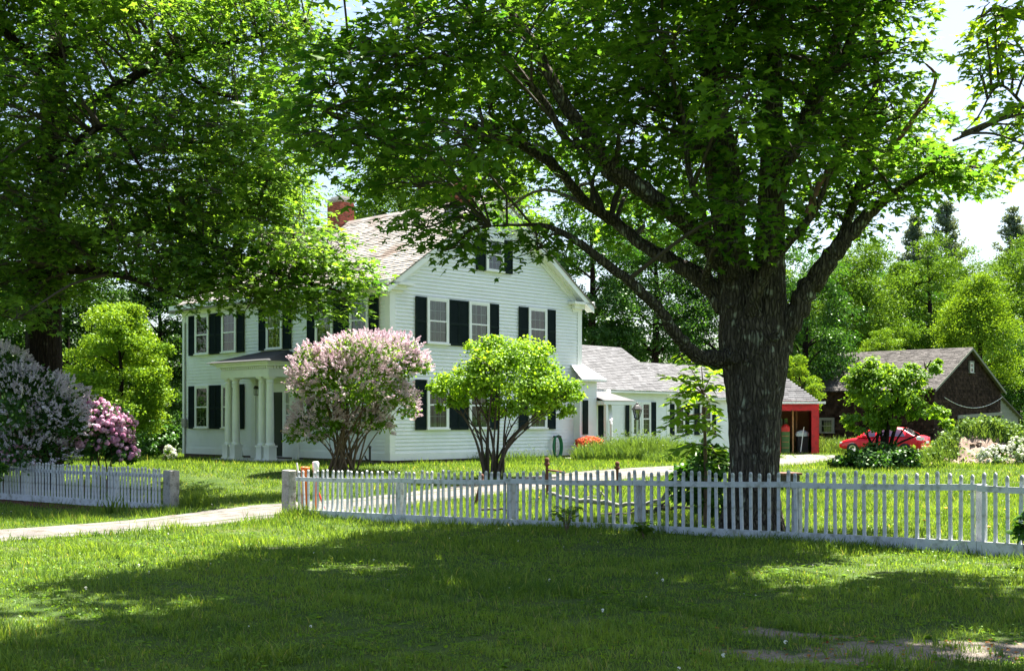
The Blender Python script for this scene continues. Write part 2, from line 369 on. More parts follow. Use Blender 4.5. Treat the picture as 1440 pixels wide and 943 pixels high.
# ------------------------------------------------------------------ building helpers
def courses(mb, O, U, V, N, h, xl, xr, step, piece=None, lift=.014, jit=0, m=0, tvar=.5, skip=None):
    """rows of clapboards (piece None) or shingles on a wall or roof plane: O origin, U along, V up, N outward"""
    O, U, V, N = map(Vector, (O, U, V, N)); k = int(math.ceil(h/step)); rnd = random.Random(len(mb.v)+3)
    for i in range(k):
        s0 = i*step; s1 = min(h, (i+1)*step)
        a, b = xl((s0+s1)/2), xr((s0+s1)/2)
        if b-a < .02: continue
        xs = [a]
        if piece:
            x = a-piece*rnd.random()
            while True:
                x += piece*rnd.uniform(.7, 1.3)
                if x >= b-.02: break
                if x > a+.02: xs.append(x)
        xs.append(b); row = rnd.uniform(-.12, .12)
        for x0, x1 in zip(xs[:-1], xs[1:]):
            j = rnd.uniform(-jit, jit) if jit else 0; lf = lift*(1+(rnd.uniform(-.4, .5) if piece else 0))
            if i == 0: j = max(j, 0)
            g = .004 if piece else 0
            p0 = O+U*(x0+g)+V*(s0+j); p1 = O+U*(x1-g)+V*(s0+j); p2 = O+U*(x1-g)+V*s1; p3 = O+U*(x0+g)+V*s1
            t = .5+(rnd.uniform(-tvar, tvar)*.8+row if piece else rnd.uniform(-.1, .1))
            mb.face([p0+N*lf, p1+N*lf, p2+N*.002, p3+N*.002], t, m); mb.face([p0, p1, p1+N*lf, p0+N*lf], t, m)
            if piece: mb.face([p0, p0+N*lf, p3+N*.002], t, m); mb.face([p1+N*lf, p1, p2+N*.002], t, m)
def framed(mb, T, pts): mb.face([T @ Vector(p) for p in pts])
def wall_frame(origin, along, outward):
    """matrix: x along the wall, y out of it, z up"""
    a = Vector(along).normalized(); o = Vector(outward).normalized()
    return Matrix(((a.x, o.x, 0, origin[0]), (a.y, o.y, 0, origin[1]), (a.z, o.z, 1, origin[2]), (0, 0, 0, 1)))
def window(parent, T, cx, z0, z1, wd, cols=3, rows=2, shut=.47, curtain='curtain', casing=.075, shutters=True, head=0, side=(True, True)):
    """double hung window on a wall; T wall frame (x along, y out, z up); glass wd wide, z0..z1 high"""
    T = T @ Matrix.Translation((0, .028, 0)); mb = MB(); x0, x1 = cx-wd/2, cx+wd/2; c = casing
    for a in ((x0-c, x0, z0-.02, z1), (x1, x1+c, z0-.02, z1), (x0-c, x1+c, z1, z1+c+head)): mb.box(a[0], a[1], -.03, .075, a[2], a[3], M=T)
    mb.box(x0-c-.03, x1+c+.03, -.03, .115, z0-.07, z0-.02, M=T)
    w_ = mb.build('window', M['trim'], parent)
    zm = (z0+z1)/2
    for nm, a, b, y in (('upper', zm-.02, z1, .052), ('lower', z0-.02, zm+.02, .06)):
        s = MB(); f = .045; q = .03
        s.box(x0, x0+f, y-.014, y+.014, a, b, M=T); s.box(x1-f, x1, y-.014, y+.014, a, b, M=T)
        s.box(x0+f, x1-f, y-.014, y+.014, b-f, b, M=T); s.box(x0+f, x1-f, y-.014, y+.014, a, a+f, M=T)
        for i in range(1, cols):
            x = x0+f+(wd-2*f)*i/cols; s.box(x-.009, x+.009, q-.006, q+.006, a+f, b-f, M=T)
        for i in range(1, rows):
            z = a+f+(b-a-2*f)*i/rows
            for k in range(cols): s.box(x0+f+(wd-2*f)*k/cols+.009, x0+f+(wd-2*f)*(k+1)/cols-.009, q-.005, q+.005, z-.009, z+.009, M=T)
        s.build('sash', M['trim'], w_)
    g = MB(); g.face([T @ Vector(p) for p in ((x0, .044, z0-.02), (x1, .044, z0-.02), (x1, .044, zm), (x0, .044, zm))]); g.face([T @ Vector(p) for p in ((x0, .044, zm), (x1, .044, zm), (x1, .044, z1), (x0, .044, z1))])
    g.build('pane', M['glass'], w_)
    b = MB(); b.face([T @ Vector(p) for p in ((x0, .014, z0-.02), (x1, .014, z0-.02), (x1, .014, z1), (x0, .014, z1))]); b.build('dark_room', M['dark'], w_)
    if curtain:
        cu = MB(); rnd = random.Random(int(cx*100)+int(z0*77)); k = 26; gap = rnd.uniform(.0, .22); 
        for i in range(k):
            a, bb = i/k, (i+1)/k
            if abs((a+bb)/2-.5) < gap/2: continue
            t = .5+.45*math.sin(i*1.9+rnd.random())
            cu.face([T @ Vector(p) for p in ((x0+wd*a, .019+.003*(i % 2), z0-.02), (x0+wd*bb, .019+.003*((i+1) % 2), z0-.02), (x0+wd*bb, .019+.003*((i+1) % 2), z1-.01), (x0+wd*a, .019+.003*(i % 2), z1-.01))], t)
        cu.build('curtain', M[curtain], w_)
    if shutters:
        for sgn in (-1, 1):
            if not side[0 if sgn < 0 else 1]: continue
            a = x0-c-.025-shut if sgn < 0 else x1+c+.025; b_ = a+shut; s = MB(); f = .05; q0, q1 = z0-.07, z1+.06; qm = q0+(q1-q0)*.47
            for (u0, u1, v0, v1) in ((a, a+f, q0, q1), (b_-f, b_, q0, q1), (a+f, b_-f, q0, q0+.08), (a+f, b_-f, q1-.06, q1), (a+f, b_-f, qm-.04, qm+.04)): s.box(u0, u1, .018, .055, v0, v1, M=T)
            for (v0, v1) in ((q0+.08, qm-.04), (qm+.04, q1-.06)):
                k = int((v1-v0)/.045)
                for i in range(k):
                    z = v0+(v1-v0)*i/k
                    s.face([T @ Vector(p) for p in ((a+f, .05, z), (b_-f, .05, z), (b_-f, .024, z+(v1-v0)/k*1.2), (a+f, .024, z+(v1-v0)/k*1.2))])
            s.build('shutter', M['shutter'], parent)
    return w_
def brick_stack(parent, name, x0, x1, y0, y1, z0, z1):
    mb = MB(); mb.box(x0+.012, x1-.012, y0+.012, y1-.012, z0, z1-.01, m=1); rnd = random.Random(5); k = int((z1-z0)/.075)
    for i in range(k):
        z = z0+i*.075; off = .11 if i % 2 else 0
        for ax, (a, b) in ((0, (x0, x1)), (1, (y0, y1))):
            s = a-off
            while s < b:
                u0, u1 = max(a, s), min(b, s+.21); s += .22
                if u1-u0 < .03: continue
                for side in (0, 1):
                    t = rnd.random()
                    if ax == 0: 
                        yy = (y0, y0+.05) if side == 0 else (y1-.05, y1); mb.box(u0, u1, yy[0], yy[1], z, z+.063, tint=t)
                    else:
                        xx = (x0+.001, x0+.05) if side == 0 else (x1-.05, x1-.001); mb.box(xx[0], xx[1], max(u0, y0+.051), min(u1, y1-.051), z, z+.063, tint=t) if min(u1, y1-.051)-max(u0, y0+.051) > .02 else None
    o = mb.build(name, [M['brick'], M['mortar']], parent)
    c = MB(); c.box(x0-.06, x1+.06, y0-.06, y1+.06, z1, z1+.09, m=0); c.box(x0+.1, x1-.1, y0+.1, y1-.1, z1+.09, z1+.2, m=0); c.build('chimney_cap', M['concrete'], o)
    return o

# ------------------------------------------------------------------ white farmhouse
HA = math.atan2(.721, .693); HC = (-3.97, 38.5, .2)
HW, HL, HE, HR = 9.5, 12.7, 6.0, 9.3          # gable width, front length, eave, ridge
house = empty('white_house', HC, HA, 'big two storey white clapboard house with dark green shutters and pillared front porch', 'house')
def build_house():
    h = house; pitch = math.atan2(HR-HE, HW/2); tp = math.tan(pitch)
    # gable wall y=0 facing -y
    mb = MB(); f = .35
    courses(mb, (0, 0, f), (1, 0, 0), (0, 0, 1), (0, -1, 0), HR-f-.1, lambda s: .0 if s+f < HE else (s+f-HE)/tp, lambda s: HW if s+f < HE else HW-(s+f-HE)/tp, .122, lift=.036)
    courses(mb, (0, HL, f), (0, -1, 0), (0, 0, 1), (-1, 0, 0), HE-f, lambda s: 0, lambda s: HL, .122, lift=.025)
    courses(mb, (HW, 0, f), (0, 1, 0), (0, 0, 1), (1, 0, 0), HE-f, lambda s: 0, lambda s: HL, .122, lift=.036)
    courses(mb, (HW, HL, f), (-1, 0, 0), (0, 0, 1), (0, 1, 0), HR-f-.1, lambda s: .0 if s+f < HE else (s+f-HE)/tp, lambda s: HW if s+f < HE else HW-(s+f-HE)/tp, .122, lift=.036)
    mb.build('clapboard_wall', M['white'], h)
    mb = MB(); mb.prism([(.05, -1), (HW-.05, -1), (HW-.05, HE-.05), (HW/2, HR-.1), (.05, HE-.05)], 1, .05, HL-.05); mb.build('wall_core', M['trim'], h)
    mb = MB(); mb.box(.03, HW-.03, .02, HL-.02, -.6, .14); mb.build('foundation', M['foundation'], h)
    # water table, corner boards, frieze
    mb = MB(); c = .2
    mb.box(-.03, HW+.03, -.05, -.001, .12, .35); mb.box(-.03, -.001, -.001, HL+.03, .12, .35); mb.box(HW+.001, HW+.03, -.001, HL, .12, .35)
    for x in (0, HW-c): mb.box(x if x else -.04, x+c if not x else HW+.04, -.046, -.001, .35, HE-.28)
    for y in (0, HL-c): mb.box(-.04, -.001, y if y else -.0009, y+c, .35, HE-.28)
    mb.build('corner_board', M['trim'], h)
    # cornices: eave box both sides, returns, rakes
    mb = MB(); oh = .38
    for sx in (-1, 1):
        def X(a, b): return (a, b) if sx < 0 else (HW-b, HW-a)
        x0, x1 = X(-.05, -.001); mb.box(x0, x1, -.02, HL+.02, HE-.42, HE-.1)
        x0, x1 = X(-oh, -.0505); mb.box(x0, x1, -oh, HL+oh, HE-.16, HE-.1)
        x0, x1 = X(-oh-.04, -oh-.0005); mb.box(x0, x1, -oh, HL+oh, HE-.2, HE-.03)
        x0, x1 = X(-oh+.1, -.0508); mb.box(x0, x1, -.03, HL+.03, HE-.28, HE-.1605)
        # return on the gable end
        x0, x1 = X(-oh, .75); mb.box(x0, x1, -oh, -.03, HE-.17, HE-.085)
        x0, x1 = X(-.05, .55); mb.box(x0, x1, -.2, -.029, HE-.33, HE-.1705)
        x0, x1 = X(-.03, .5); mb.box(x0, x1, -.06, -.0285, HE-.45, HE-.3305)
        s = MB
    mb.build('cornice', M['trim'], h)
    # rake boards on both ends (fascia + soffit + frieze)
    for end in (0, 1):
        for sx in (0, 1):
            mb = MB()
            for (ya, yb, fz0, fz1) in ((-oh, -oh+.05, -.2, .02), (-oh+.051, -.02, -.16, -.08), (-.06, -.0205, -.42, -.161), (-.1, -.0605, -.3, -.162)):
                pts = []
                for (x, dz) in ((-oh if fz1 > -.1 else .35, fz0), (HW/2, fz0), (HW/2, fz1), (-oh if fz1 > -.1 else .35, fz1)):
                    z = HE+x*tp+dz; pts.append((x if sx == 0 else HW-x, z))
                if end == 0: mb.prism(pts, 1, ya, yb)
                else: mb.prism(pts, 1, HL-yb, HL-ya)
            mb.build('rake_board', M['trim'], h)
    # roof
    mb = MB(); sl_ = (HW/2+oh+.08)/math.cos(pitch); N = (-math.sin(pitch), 0, math.cos(pitch)); zt = HE-(oh+.08)*tp+.06
    courses(mb, (-oh-.08, HL+oh, zt), (0, -1, 0), (math.cos(pitch), 0, math.sin(pitch)), N, sl_, lambda s: 0, lambda s: HL+2*oh+.04, .15, .34, .022, .012)
    courses(mb, (HW+oh+.08, -oh-.04, zt), (0, 1, 0), (-math.cos(pitch), 0, math.sin(pitch)), (-N[0], 0, N[2]), sl_, lambda s: 0, lambda s: HL+2*oh+.04, .15, .5, .022, .012)
    zr = HR+.06+.02
    for sx in (0, 1):
        pts = [(-oh-.07, HE-(oh+.07)*tp+.025), (HW/2, HR+.025), (HW/2, HR+.055), (-oh-.07, HE-(oh+.07)*tp+.055)]
        mb.prism([(x if not sx else HW-x, z) for x, z in pts], 1, -oh-.035, HL+oh-.005, tint=.3)
    rf = mb.build('roof', M['roof'], h)
    mb = MB(); mb.prism([(HW/2-.13, HR+.0), (HW/2, HR+.1), (HW/2+.13, HR+.0), (HW/2, HR+.13)], 1, -oh-.03, HL+oh); mb.build('ridge_cap', M['roof'], rf)
    brick_stack(h, 'chimney', HW/2-.35, HW/2+.35, 1.0, 1.85, HR-.6, HR+.75)
    brick_stack(h, 'chimney', HW/2-.35, HW/2+.35, 8.25, 9.1, HR-.6, HR+.95)
    # gable windows
    T = wall_frame((0, 0, 0), (1, 0, 0), (0, -1, 0))
    for a, cur in ((2.05, 'curtain'), (4.0, 'curtain'), (7.02, 'curtain_brown')):
        window(h, T, a, 4.05, 5.48, .84, curtain=cur)
        window(h, T, a, 1.18, 2.72, .84, curtain='curtain')
    window(h, T, 4.78, 6.74, 7.8, .72, curtain=None, shut=.45)
    # front windows
    T = wall_frame((0, 0, 0), (0, -1, 0), (-1, 0, 0))
    for b in (11.2, 9.3, 6.35, 3.4, 1.5):
        window(h, T, -b, 4.05, 5.48, .84, curtain='curtain_brown' if b > 8 else 'curtain')
        if b != 6.35: window(h, T, -b, 1.18, 2.72, .84, curtain='curtain' if b < 5 else None)
    # entrance
    e = MB(); bc = 6.35
    e.box(-.07, -.029, bc-1.15, bc-.95, .12, 2.75); e.box(-.07, -.029, bc+.95, bc+1.15, .12, 2.75); e.box(-.07, -.029, bc-.95, bc+.95, 2.45, 2.75)
    e.box(-.06, -.029, bc-.62, bc-.48, .12, 2.45); e.box(-.06, -.029, bc+.48, bc+.62, .12, 2.45)
    e.box(-.045, -.0288, bc-.95, bc-.62, .12, .8); e.box(-.045, -.0288, bc+.62, bc+.95, .12, .8); e.build('door_surround', M['trim'], h)
    d = MB(); d.box(-.045, -.029, bc-.48, bc+.48, .14, 2.45)
    for (y0, y1, z0, z1) in ((-.4, -.04, .3, 1.05), (.04, .4, .3, 1.05), (-.4, -.04, 1.2, 2.3), (.04, .4, 1.2, 2.3)): d.box(-.056, -.0451, bc+y0, bc+y1, z0, z1)
    dd = d.build('front_door', M['door'], h)
    k = MB(); k.lathe([(0, 0), (.03, .005), (.035, .03), (.02, .05), (0, .055)], seg=10, M=Matrix.Translation((-.05, bc-.42, 1.05)) @ Matrix.Rotation(-math.pi/2, 4, 'Y')); k.build('handle', M['brass'], dd, True)
    for s in (-1, 1):
        y0, y1 = sorted((bc+s*.62, bc+s*.95)); g = MB(); g.face([(-.038, y0, .8), (-.038, y1, .8), (-.038, y1, 2.45), (-.038, y0, 2.45)]); sg = g.build('sidelight', M['glass'], h)
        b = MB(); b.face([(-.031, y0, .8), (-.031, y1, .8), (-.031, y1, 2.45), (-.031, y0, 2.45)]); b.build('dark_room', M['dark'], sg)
        m_ = MB()
        for z in (.8, 1.2, 1.6, 2.0, 2.41): m_.box(-.05, -.034, y0, y1, z, z+.04)
        m_.box(-.052, -.034, y0, y0+.05, .8, 2.45); m_.box(-.052, -.034, y1-.05, y1, .8, 2.45); m_.build('sash', M['trim'], sg)
    # portico
    p = 1.15; z0 = -.02
    st = MB(); st.box(-p-.45, -.04, bc-1.7, bc+1.7, -.3, .06); st.build('porch_floor', M['concrete'], h, bevel=.02)
    for y in (bc-1.3, bc-.82, bc+.82, bc+1.3):
        c = MB(); c.box(-p-.19, -p+.19, y-.19, y+.19, .06, .12); c.box(-p-.16, -p+.16, y-.16, y+.16, .12, .5); c.box(-p-.185, -p+.185, y-.185, y+.185, .5, .56)
        c.lathe([(.17, .56), (.175, .6), (.15, .63), (.14, .66), (.138, 1.2), (.132, 1.9), (.115, 2.72), (.13, 2.74), (.13, 2.77), (.118, 2.79), (.118, 2.84), (.155, 2.88), (.155, 2.9)], (-p, y, 0), 20)
        c.box(-p-.16, -p+.16, y-.16, y+.16, 2.9, 2.95); c.build('column', M['trim'], h, False)
    for y in (bc-1.3, bc+1.3):
        c = MB(); c.box(-.11, -.029, y-.16, y+.16, .06, .5); c.box(-.09, -.029, y-.13, y+.13, .5, 2.85); c.box(-.11, -.029, y-.16, y+.16, 2.85, 2.95); c.build('pilaster', M['trim'], h)
    en = MB(); a0, a1 = bc-1.5, bc+1.5
    en.box(-p-.2, -.03, a0, a1, 2.95, 3.2); en.box(-p-.17, -.03, a0+.03, a1-.03, 3.2, 3.33)
    y = a0+.02
    while y < a1-.06: en.box(-p-.25, -p-.171, y, y+.07, 3.235, 3.32); y += .13
    x = -p
    while x < -.1: en.box(x, x+.07, a0-.05, a0+.029, 3.235, 3.32); en.box(x, x+.07, a1-.029, a1+.05, 3.235, 3.32); x += .13
    en.box(-p-.32, -.03, a0-.14, a1+.14, 3.33, 3.42); en.box(-p-.46, -.03, a0-.3, a1+.3, 3.42, 3.48); en.build('entablature', M['trim'], h)
    r = MB(); e0, e1, xo, zt2 = a0-.42, a1+.42, -p-.6, 3.95
    A, B, C_, D = (xo, e0, 3.485), (xo, e1, 3.485), (-.03, e1, 3.485), (-.03, e0, 3.485); E, G = (-.03, bc-.8, zt2), (-.03, bc+.8, zt2)
    r.face([A, E, G, B]); r.face([B, G, C_]); r.face([D, E, A]); r.face([A, B, C_, D]); r.build('porch_roof', M['blackroof'], h)
    la = MB(); ly = bc+1.05
    la.box(-.13, -.03, ly-.02, ly+.02, 2.62, 2.65); la.box(-.2, -.06, ly-.06, ly+.06, 2.36, 2.38); la.box(-.2, -.06, ly-.06, ly+.06, 2.58, 2.6)
    for sx in (-.2, -.075):
        for sy in (-.06, .045): la.box(sx, sx+.015, ly+sy, ly+sy+.015, 2.38, 2.58)
    la.prism([(ly-.08, 2.6), (ly+.08, 2.6), (ly, 2.7)], 0, -.21, -.05); la.build('wall_lantern', M['iron'], h)
    # meter box and conduit on the far front corner
    g = MB(); g.box(-.14, -.03, HL-.35, HL-.1, 1.15, 1.5); g.tube([(-.06, HL-.22, 1.5), (-.06, HL-.22, 5.3)], .022, 6); g.tube([(-.06, HL-.22, .1), (-.06, HL-.22, 1.15)], .022, 6); g.build('meter_box', M['granite'], h)
build_house()

# ------------------------------------------------------------------ white wing, two stepped sections with porches
def build_wing():
    ox, oy = HC[0]+.693*HW, HC[1]+.721*HW
    wg = empty('house_wing', (ox, oy, .1), HA, 'low white clapboard wing with pale grey shingle roof behind the big house', 'building')
    # local x along the wing, y away from the camera; face at y = yf
    def section(x0, x1, yf, dep, ze, zr, eave=.3):
        tp = (zr-ze)/(dep/2); pit = math.atan(tp); mb = MB()
        courses(mb, (x0, yf, .25), (1, 0, 0), (0, 0, 1), (0, -1, 0), ze-.25, lambda s: 0, lambda s: x1-x0, .12, lift=.016)
        courses(mb, (x1, yf, .25), (0, 1, 0), (0, 0, 1), (1, 0, 0), zr-.25, lambda s: 0 if s+.25 < ze else (s+.25-ze)/tp, lambda s: dep if s+.25 < ze else dep-(s+.25-ze)/tp, .12, lift=.016)
        courses(mb, (x0, yf+dep, .25), (0, -1, 0), (0, 0, 1), (-1, 0, 0), zr-.25, lambda s: 0 if s+.25 < ze else (s+.25-ze)/tp, lambda s: dep if s+.25 < ze else dep-(s+.25-ze)/tp, .12, lift=.016)
        mb.build('clapboard_wall', M['white'], wg)
        mb = MB(); mb.prism([(yf+.04, -.5), (yf+dep-.04, -.5), (yf+dep-.04, ze-.04), (yf+dep/2, zr-.06), (yf+.04, ze-.04)], 0, x0+.03, x1-.03); mb.build('wall_core', M['trim'], wg)
        mb = MB(); mb.box(x0-.02, x1+.02, yf-.03, yf-.001, 0, .25); mb.box(x1-.18, x1+.028, yf-.028, yf-.0008, .25, ze-.2); mb.box(x0, x0+.18, yf-.028, yf-.0008, .25, ze-.2)
        mb.box(x0, x1, yf-.035, yf-.0012, ze-.2, ze-.02); mb.box(x0-.1, x1+.15, yf-eave-.03, yf-eave, ze-eave*tp-.1, ze-eave*tp+.02); mb.box(x0-.1, x1+.15, yf-eave+.0005, yf-.036, ze-eave*tp-.06, ze-eave*tp-.03)
        mb.prism([(yf-eave, ze-eave*tp-.1), (yf+dep/2, zr-.1), (yf+dep/2, zr+.03), (yf-eave, ze-eave*tp+.03)], 0, x1+.151, x1+.19)
        mb.build('trim_board', M['trim'], wg)
        r = MB(); sl_ = (dep/2+eave+.05)/math.cos(pit)
        courses(r, (x0-.12, yf-eave-.05, ze-(eave+.05)*tp+.04), (1, 0, 0), (0, math.cos(pit), math.sin(pit)), (0, -math.sin(pit), math.cos(pit)), sl_, lambda s: 0, lambda s: x1-x0+.34, .14, .3, .016, .006)
        courses(r, (x1+.22, yf+dep+eave+.05, ze-(eave+.05)*tp+.04), (-1, 0, 0), (0, -math.cos(pit), math.sin(pit)), (0, math.sin(pit), math.cos(pit)), sl_, lambda s: 0, lambda s: x1-x0+.34, .14, .9, .016, .006)
        r.prism([(yf-eave-.04, ze-(eave+.04)*tp+.005), (yf+dep/2, zr+.005), (yf+dep+eave+.04, ze-(eave+.04)*tp+.005), (yf+dep/2, zr+.03)], 0, x0-.1, x1+.2, tint=.3)
        r.build('roof', M['greyroof'], wg)
    yf = .9
    section(-.5, 6.9, yf, 5.6, 2.95, 4.75); section(6.95, 13.5, yf+.45, 4.7, 2.75, 4.15)
    T = wall_frame((0, yf, 0), (1, 0, 0), (0, -1, 0)); T2 = wall_frame((0, yf+.45, 0), (1, 0, 0), (0, -1, 0))
    window(wg, T, 1.65, .95, 2.2, .62, 2, 3, shut=.36, curtain=None, casing=.06, side=(False, True))
    window(wg, T, 4.55, .95, 2.25, .5, 2, 3, shut=.36, curtain=None, casing=.06, side=(True, False)); window(wg, T, 5.2, .95, 2.25, .5, 2, 3, shut=.36, curtain=None, casing=.06, side=(False, True))
    window(wg, T2, 8.2, .95, 2.2, .62, 2, 3, shut=.34, curtain=None, casing=.06); window(wg, T2, 10.2, .95, 2.2, .8, 3, 2, shut=.34, curtain=None, casing=.06)
    # small gabled vestibule close to the house with a white metal roof
    v = MB(); courses(v, (-.45, -.35, .2), (1, 0, 0), (0, 0, 1), (0, -1, 0), 2.9, lambda s: 0, lambda s: 1.0, .12, lift=.016); courses(v, (.55, -.35, .2), (0, 1, 0), (0, 0, 1), (1, 0, 0), 2.9, lambda s: 0, lambda s: 1.2, .12, lift=.016)
    v.box(-.4, .52, -.32, .86, -.4, 3.1, M=None); v.build('vestibule_wall', M['white'], wg)
    v = MB(); v.face([(-.6, -.6, 3.1), (.85, -.6, 3.1), (-.1, .3, 3.95), (-.6, .3, 3.95)]); v.face([(.85, -.6, 3.1), (.85, .9, 3.1), (-.1, .3, 3.95)]); v.box(-.6, .85, -.6, .86, 3.02, 3.097); v.build('vestibule_roof', M['trim'], wg)
    s = MB(); s.box(-.3, -.02, -.42, -.372, 1.0, 2.3); s.build('shutter', M['shutter'], wg)
    # side porch: shed roof on posts with balustrade
    pr = MB(); pr.face([(.56, -.75, 2.3), (2.5, -.75, 2.3), (2.1, yf-.04, 2.78), (.56, yf-.04, 2.78)]); pr.face([(2.5, -.75, 2.3), (2.5, yf-.04, 2.3), (2.1, yf-.04, 2.78)]); pr.face([(.56, -.75, 2.29), (.56, yf-.04, 2.29), (2.5, yf-.04, 2.29), (2.5, -.75, 2.29)]); pr.build('porch_roof', M['greyroof'], wg)
    pr = MB(); pr.box(.57, 2.47, -.72, yf-.05, 2.14, 2.285); pr.build('porch_beam', M['trim'], wg)
    for x in (.7, 2.28):
        q = MB(); q.box(x, x+.11, -.7, -.59, -.2, 2.14); q.build('porch_post', M['trim'], wg)
    q = MB(); q.box(.81, 2.28, -.67, -.62, .78, .84); q.box(.81, 2.28, -.67, -.62, .12, .17)
    x = .88
    while x < 2.24: q.box(x, x+.03, -.66, -.63, .17, .78); x += .12
    q.build('balustrade', M['trim'], wg)
    q = MB(); q.bar((.9, -.78, 1.5), (2.2, .4, 2.72), .13, .09); q.tube([(.9, -.78, 1.5), (.86, -.82, 1.4), (.86, -.82, .2)], .05, 8); q.build('downspout', M['trim'], wg)
build_wing()

# ------------------------------------------------------------------ red shed
def build_shed():
    x, y = 13.6, 60.2; s = empty('red_shed', (x, y, gz(x, y)), -.14, 'red painted shed with hipped grey roof and an open doorway', 'shed')
    W = 3.0; D = 3.6; E = 2.55; dx0, dx1 = .55, 2.08       # opening in local x measured from left
    X0 = -1.05
    mb = MB(); 
    for (a, b, z0, z1) in ((X0, X0+dx0+.55, 0, E), (X0+dx1+.55, X0+W, 0, E), (X0+dx0+.55, X0+dx1+.55, 2.18, E)): mb.box(a, b, 0, .12, z0-.1 if z0 == 0 else z0, z1)
    mb.box(X0, X0+.12, .1205, D, -.1, E); mb.box(X0+W-.12, X0+W, .1205, D, -.1, E); mb.box(X0+.1205, X0+W-.1205, D-.12, D, -.1, E)
    mb.build('wall', M['redpaint'], s)
    mb = MB(); o0, o1 = X0+dx0+.55, X0+dx1+.55
    mb.box(o0-.34, o0, -.05, -.001, -.1, 2.5); mb.box(o1, o1+.34, -.05, -.001, -.1, 2.5); mb.box(o0+.0005, o1-.0005, -.05, -.001, 2.18, 2.42)
    for i in range(9): 
        xx = o1+.36+i*.07
        if xx < X0+W-.03: mb.box(xx, xx+.055, -.016, -.002, -.05, 2.42)
    mb.build('door_frame', M['redpaint'], s)
    mb = MB(); mb.box(o0+.0, o0+.03, .13, .15, 0, 2.1); mb.box(X0+.13, X0+W-.13, D-.2, D-.14, 0, E-.1); mb.box(o0-.05, o0+.05, .9, D-.21, 0, 2.3)
    mb.box(o0+.62, o0+.7, .5, .58, 0, 2.3); mb.box(o0+.9, o0+.98, 1.6, 1.68, 0, 2.3); mb.box(o0+.1, o0+.7, D-.26, D-.205, .9, 1.9); mb.box(X0+.13, X0+W-.13, .13, D-.21, -.02, .02); mb.build('plank_lining', M['wood'], s)
    mb = MB(); mb.box(o0+.16, o0+.64, D-.285, D-.262, 1.05, 1.8); mb.build('back_window', M['glass'], s)
    mb = MB(); mb.box(X0-.25, X0+W+.3, -.28, -.2, E-.02, E+.1); mb.build('fascia', M['trim'], s)
    r = MB(); z = E+.12; ov = .28; A, B, C_, Dd = (X0-ov, -ov, z), (X0+W+ov-.3, -ov, z), (X0+W+ov-.3, D+ov, z), (X0-ov, D+ov, z); T1, T2 = (X0+1.0, D/2-.2, E+1.75), (X0+.7, D/2+.2, E+1.75)
    N = Vector((0, -(T1[2]-z), (T1[1]+ov))).normalized(); V = Vector((0, T1[1]+ov, T1[2]-z)); h = V.length; V.normalize(); wd = B[0]-A[0]
    courses(r, A, (1, 0, 0), V, N, h, lambda q: (T1[0]-A[0])*q/h, lambda q: wd-(B[0]-T1[0])*q/h, .16, .4, .014, .005)
    r.face([B, C_, T2, T1]); r.face([C_, Dd, T2]); r.face([Dd, A, T1, T2]); r.face([A, Dd, C_, B]); r.build('roof', M['greyroof'], s)
    mb = MB(); mb.box(X0+.03, X0+W-.3, -.26, -.2, E+.1005, E+.16); mb.build('eave_board', M['redpaint'], s)
    pl = MB(); pl.box(o0-.24, o0-.1, -.075, -.0505, 1.35, 1.78); pl.box(o0-.19, o0-.15, -.079, -.0755, 1.44, 1.7, m=1); pl.box(o0-.19, o0-.13, -.079, -.0755, 1.44, 1.48, m=1); pl.build('wall_plate', [solid('cream_plate', (.75, .6, .25), None, .5), M['iron']], s)
    Mx = Matrix.Translation((x, y, gz(x, y))) @ Matrix.Rotation(-.14, 4, 'Z')
    c = empty('storage_cabinet', Mx @ Vector((o0+.28, .45, 0)), -.14, 'green and red upright cabinet just inside the open red shed', 'cabinet')
    q = MB(); q.box(-.22, .2, -.15, .2, .02, 1.12); q.build('body', solid('green_enamel', (.06, .16, .03), (.1, .2, .04), .5), c, bevel=.02)
    q = MB(); q.box(-.22, .2, -.15, .2, 1.121, 1.35); q.lathe([(.0, .16), (.1, .14), (.2, .05), (.21, 0)], (0, .02, 1.35), 12); q.build('top', solid('red_enamel', (.7, .03, .02), None, .4), c)
    q = MB()
    for z in (.3, .6, .9): q.box(-.18, .16, -.17, -.151, z-.02, z+.02)
    q.build('door_band', M['wood'], c)
    b = empty('broom', Mx @ Vector((o0+1.02, .3, 0)), 0, 'white handled broom leaning upright in the open red shed doorway', 'broom')
    q = MB(); q.tube([(0, 0, .06), (.2, .12, 1.35)], .022, 8); q.build('handle', M['trim'], b); q = MB(); q.box(-.14, .14, -.04, .04, 0, .1); q.build('head', M['iron'], b)
    g = empty('sack_pile', Mx @ Vector((o0+1.15, .75, 0)), 0, 'pale tarp bundled over a dark bin inside the red shed', 'bin')
    q = MB(); q.box(-.25, .25, -.2, .25, .02, 1.0); q.build('body', M['dark'], g); q = MB(); q.lathe([(.34, -.12), (.36, 0), (.3, .1), (.15, .18), (0, .2)], (0, 0, 1.0), 11); q.build('tarp', solid('pale_tarp', (.4, .5, .48), (.55, .6, .58), .7), g, True)
build_shed()

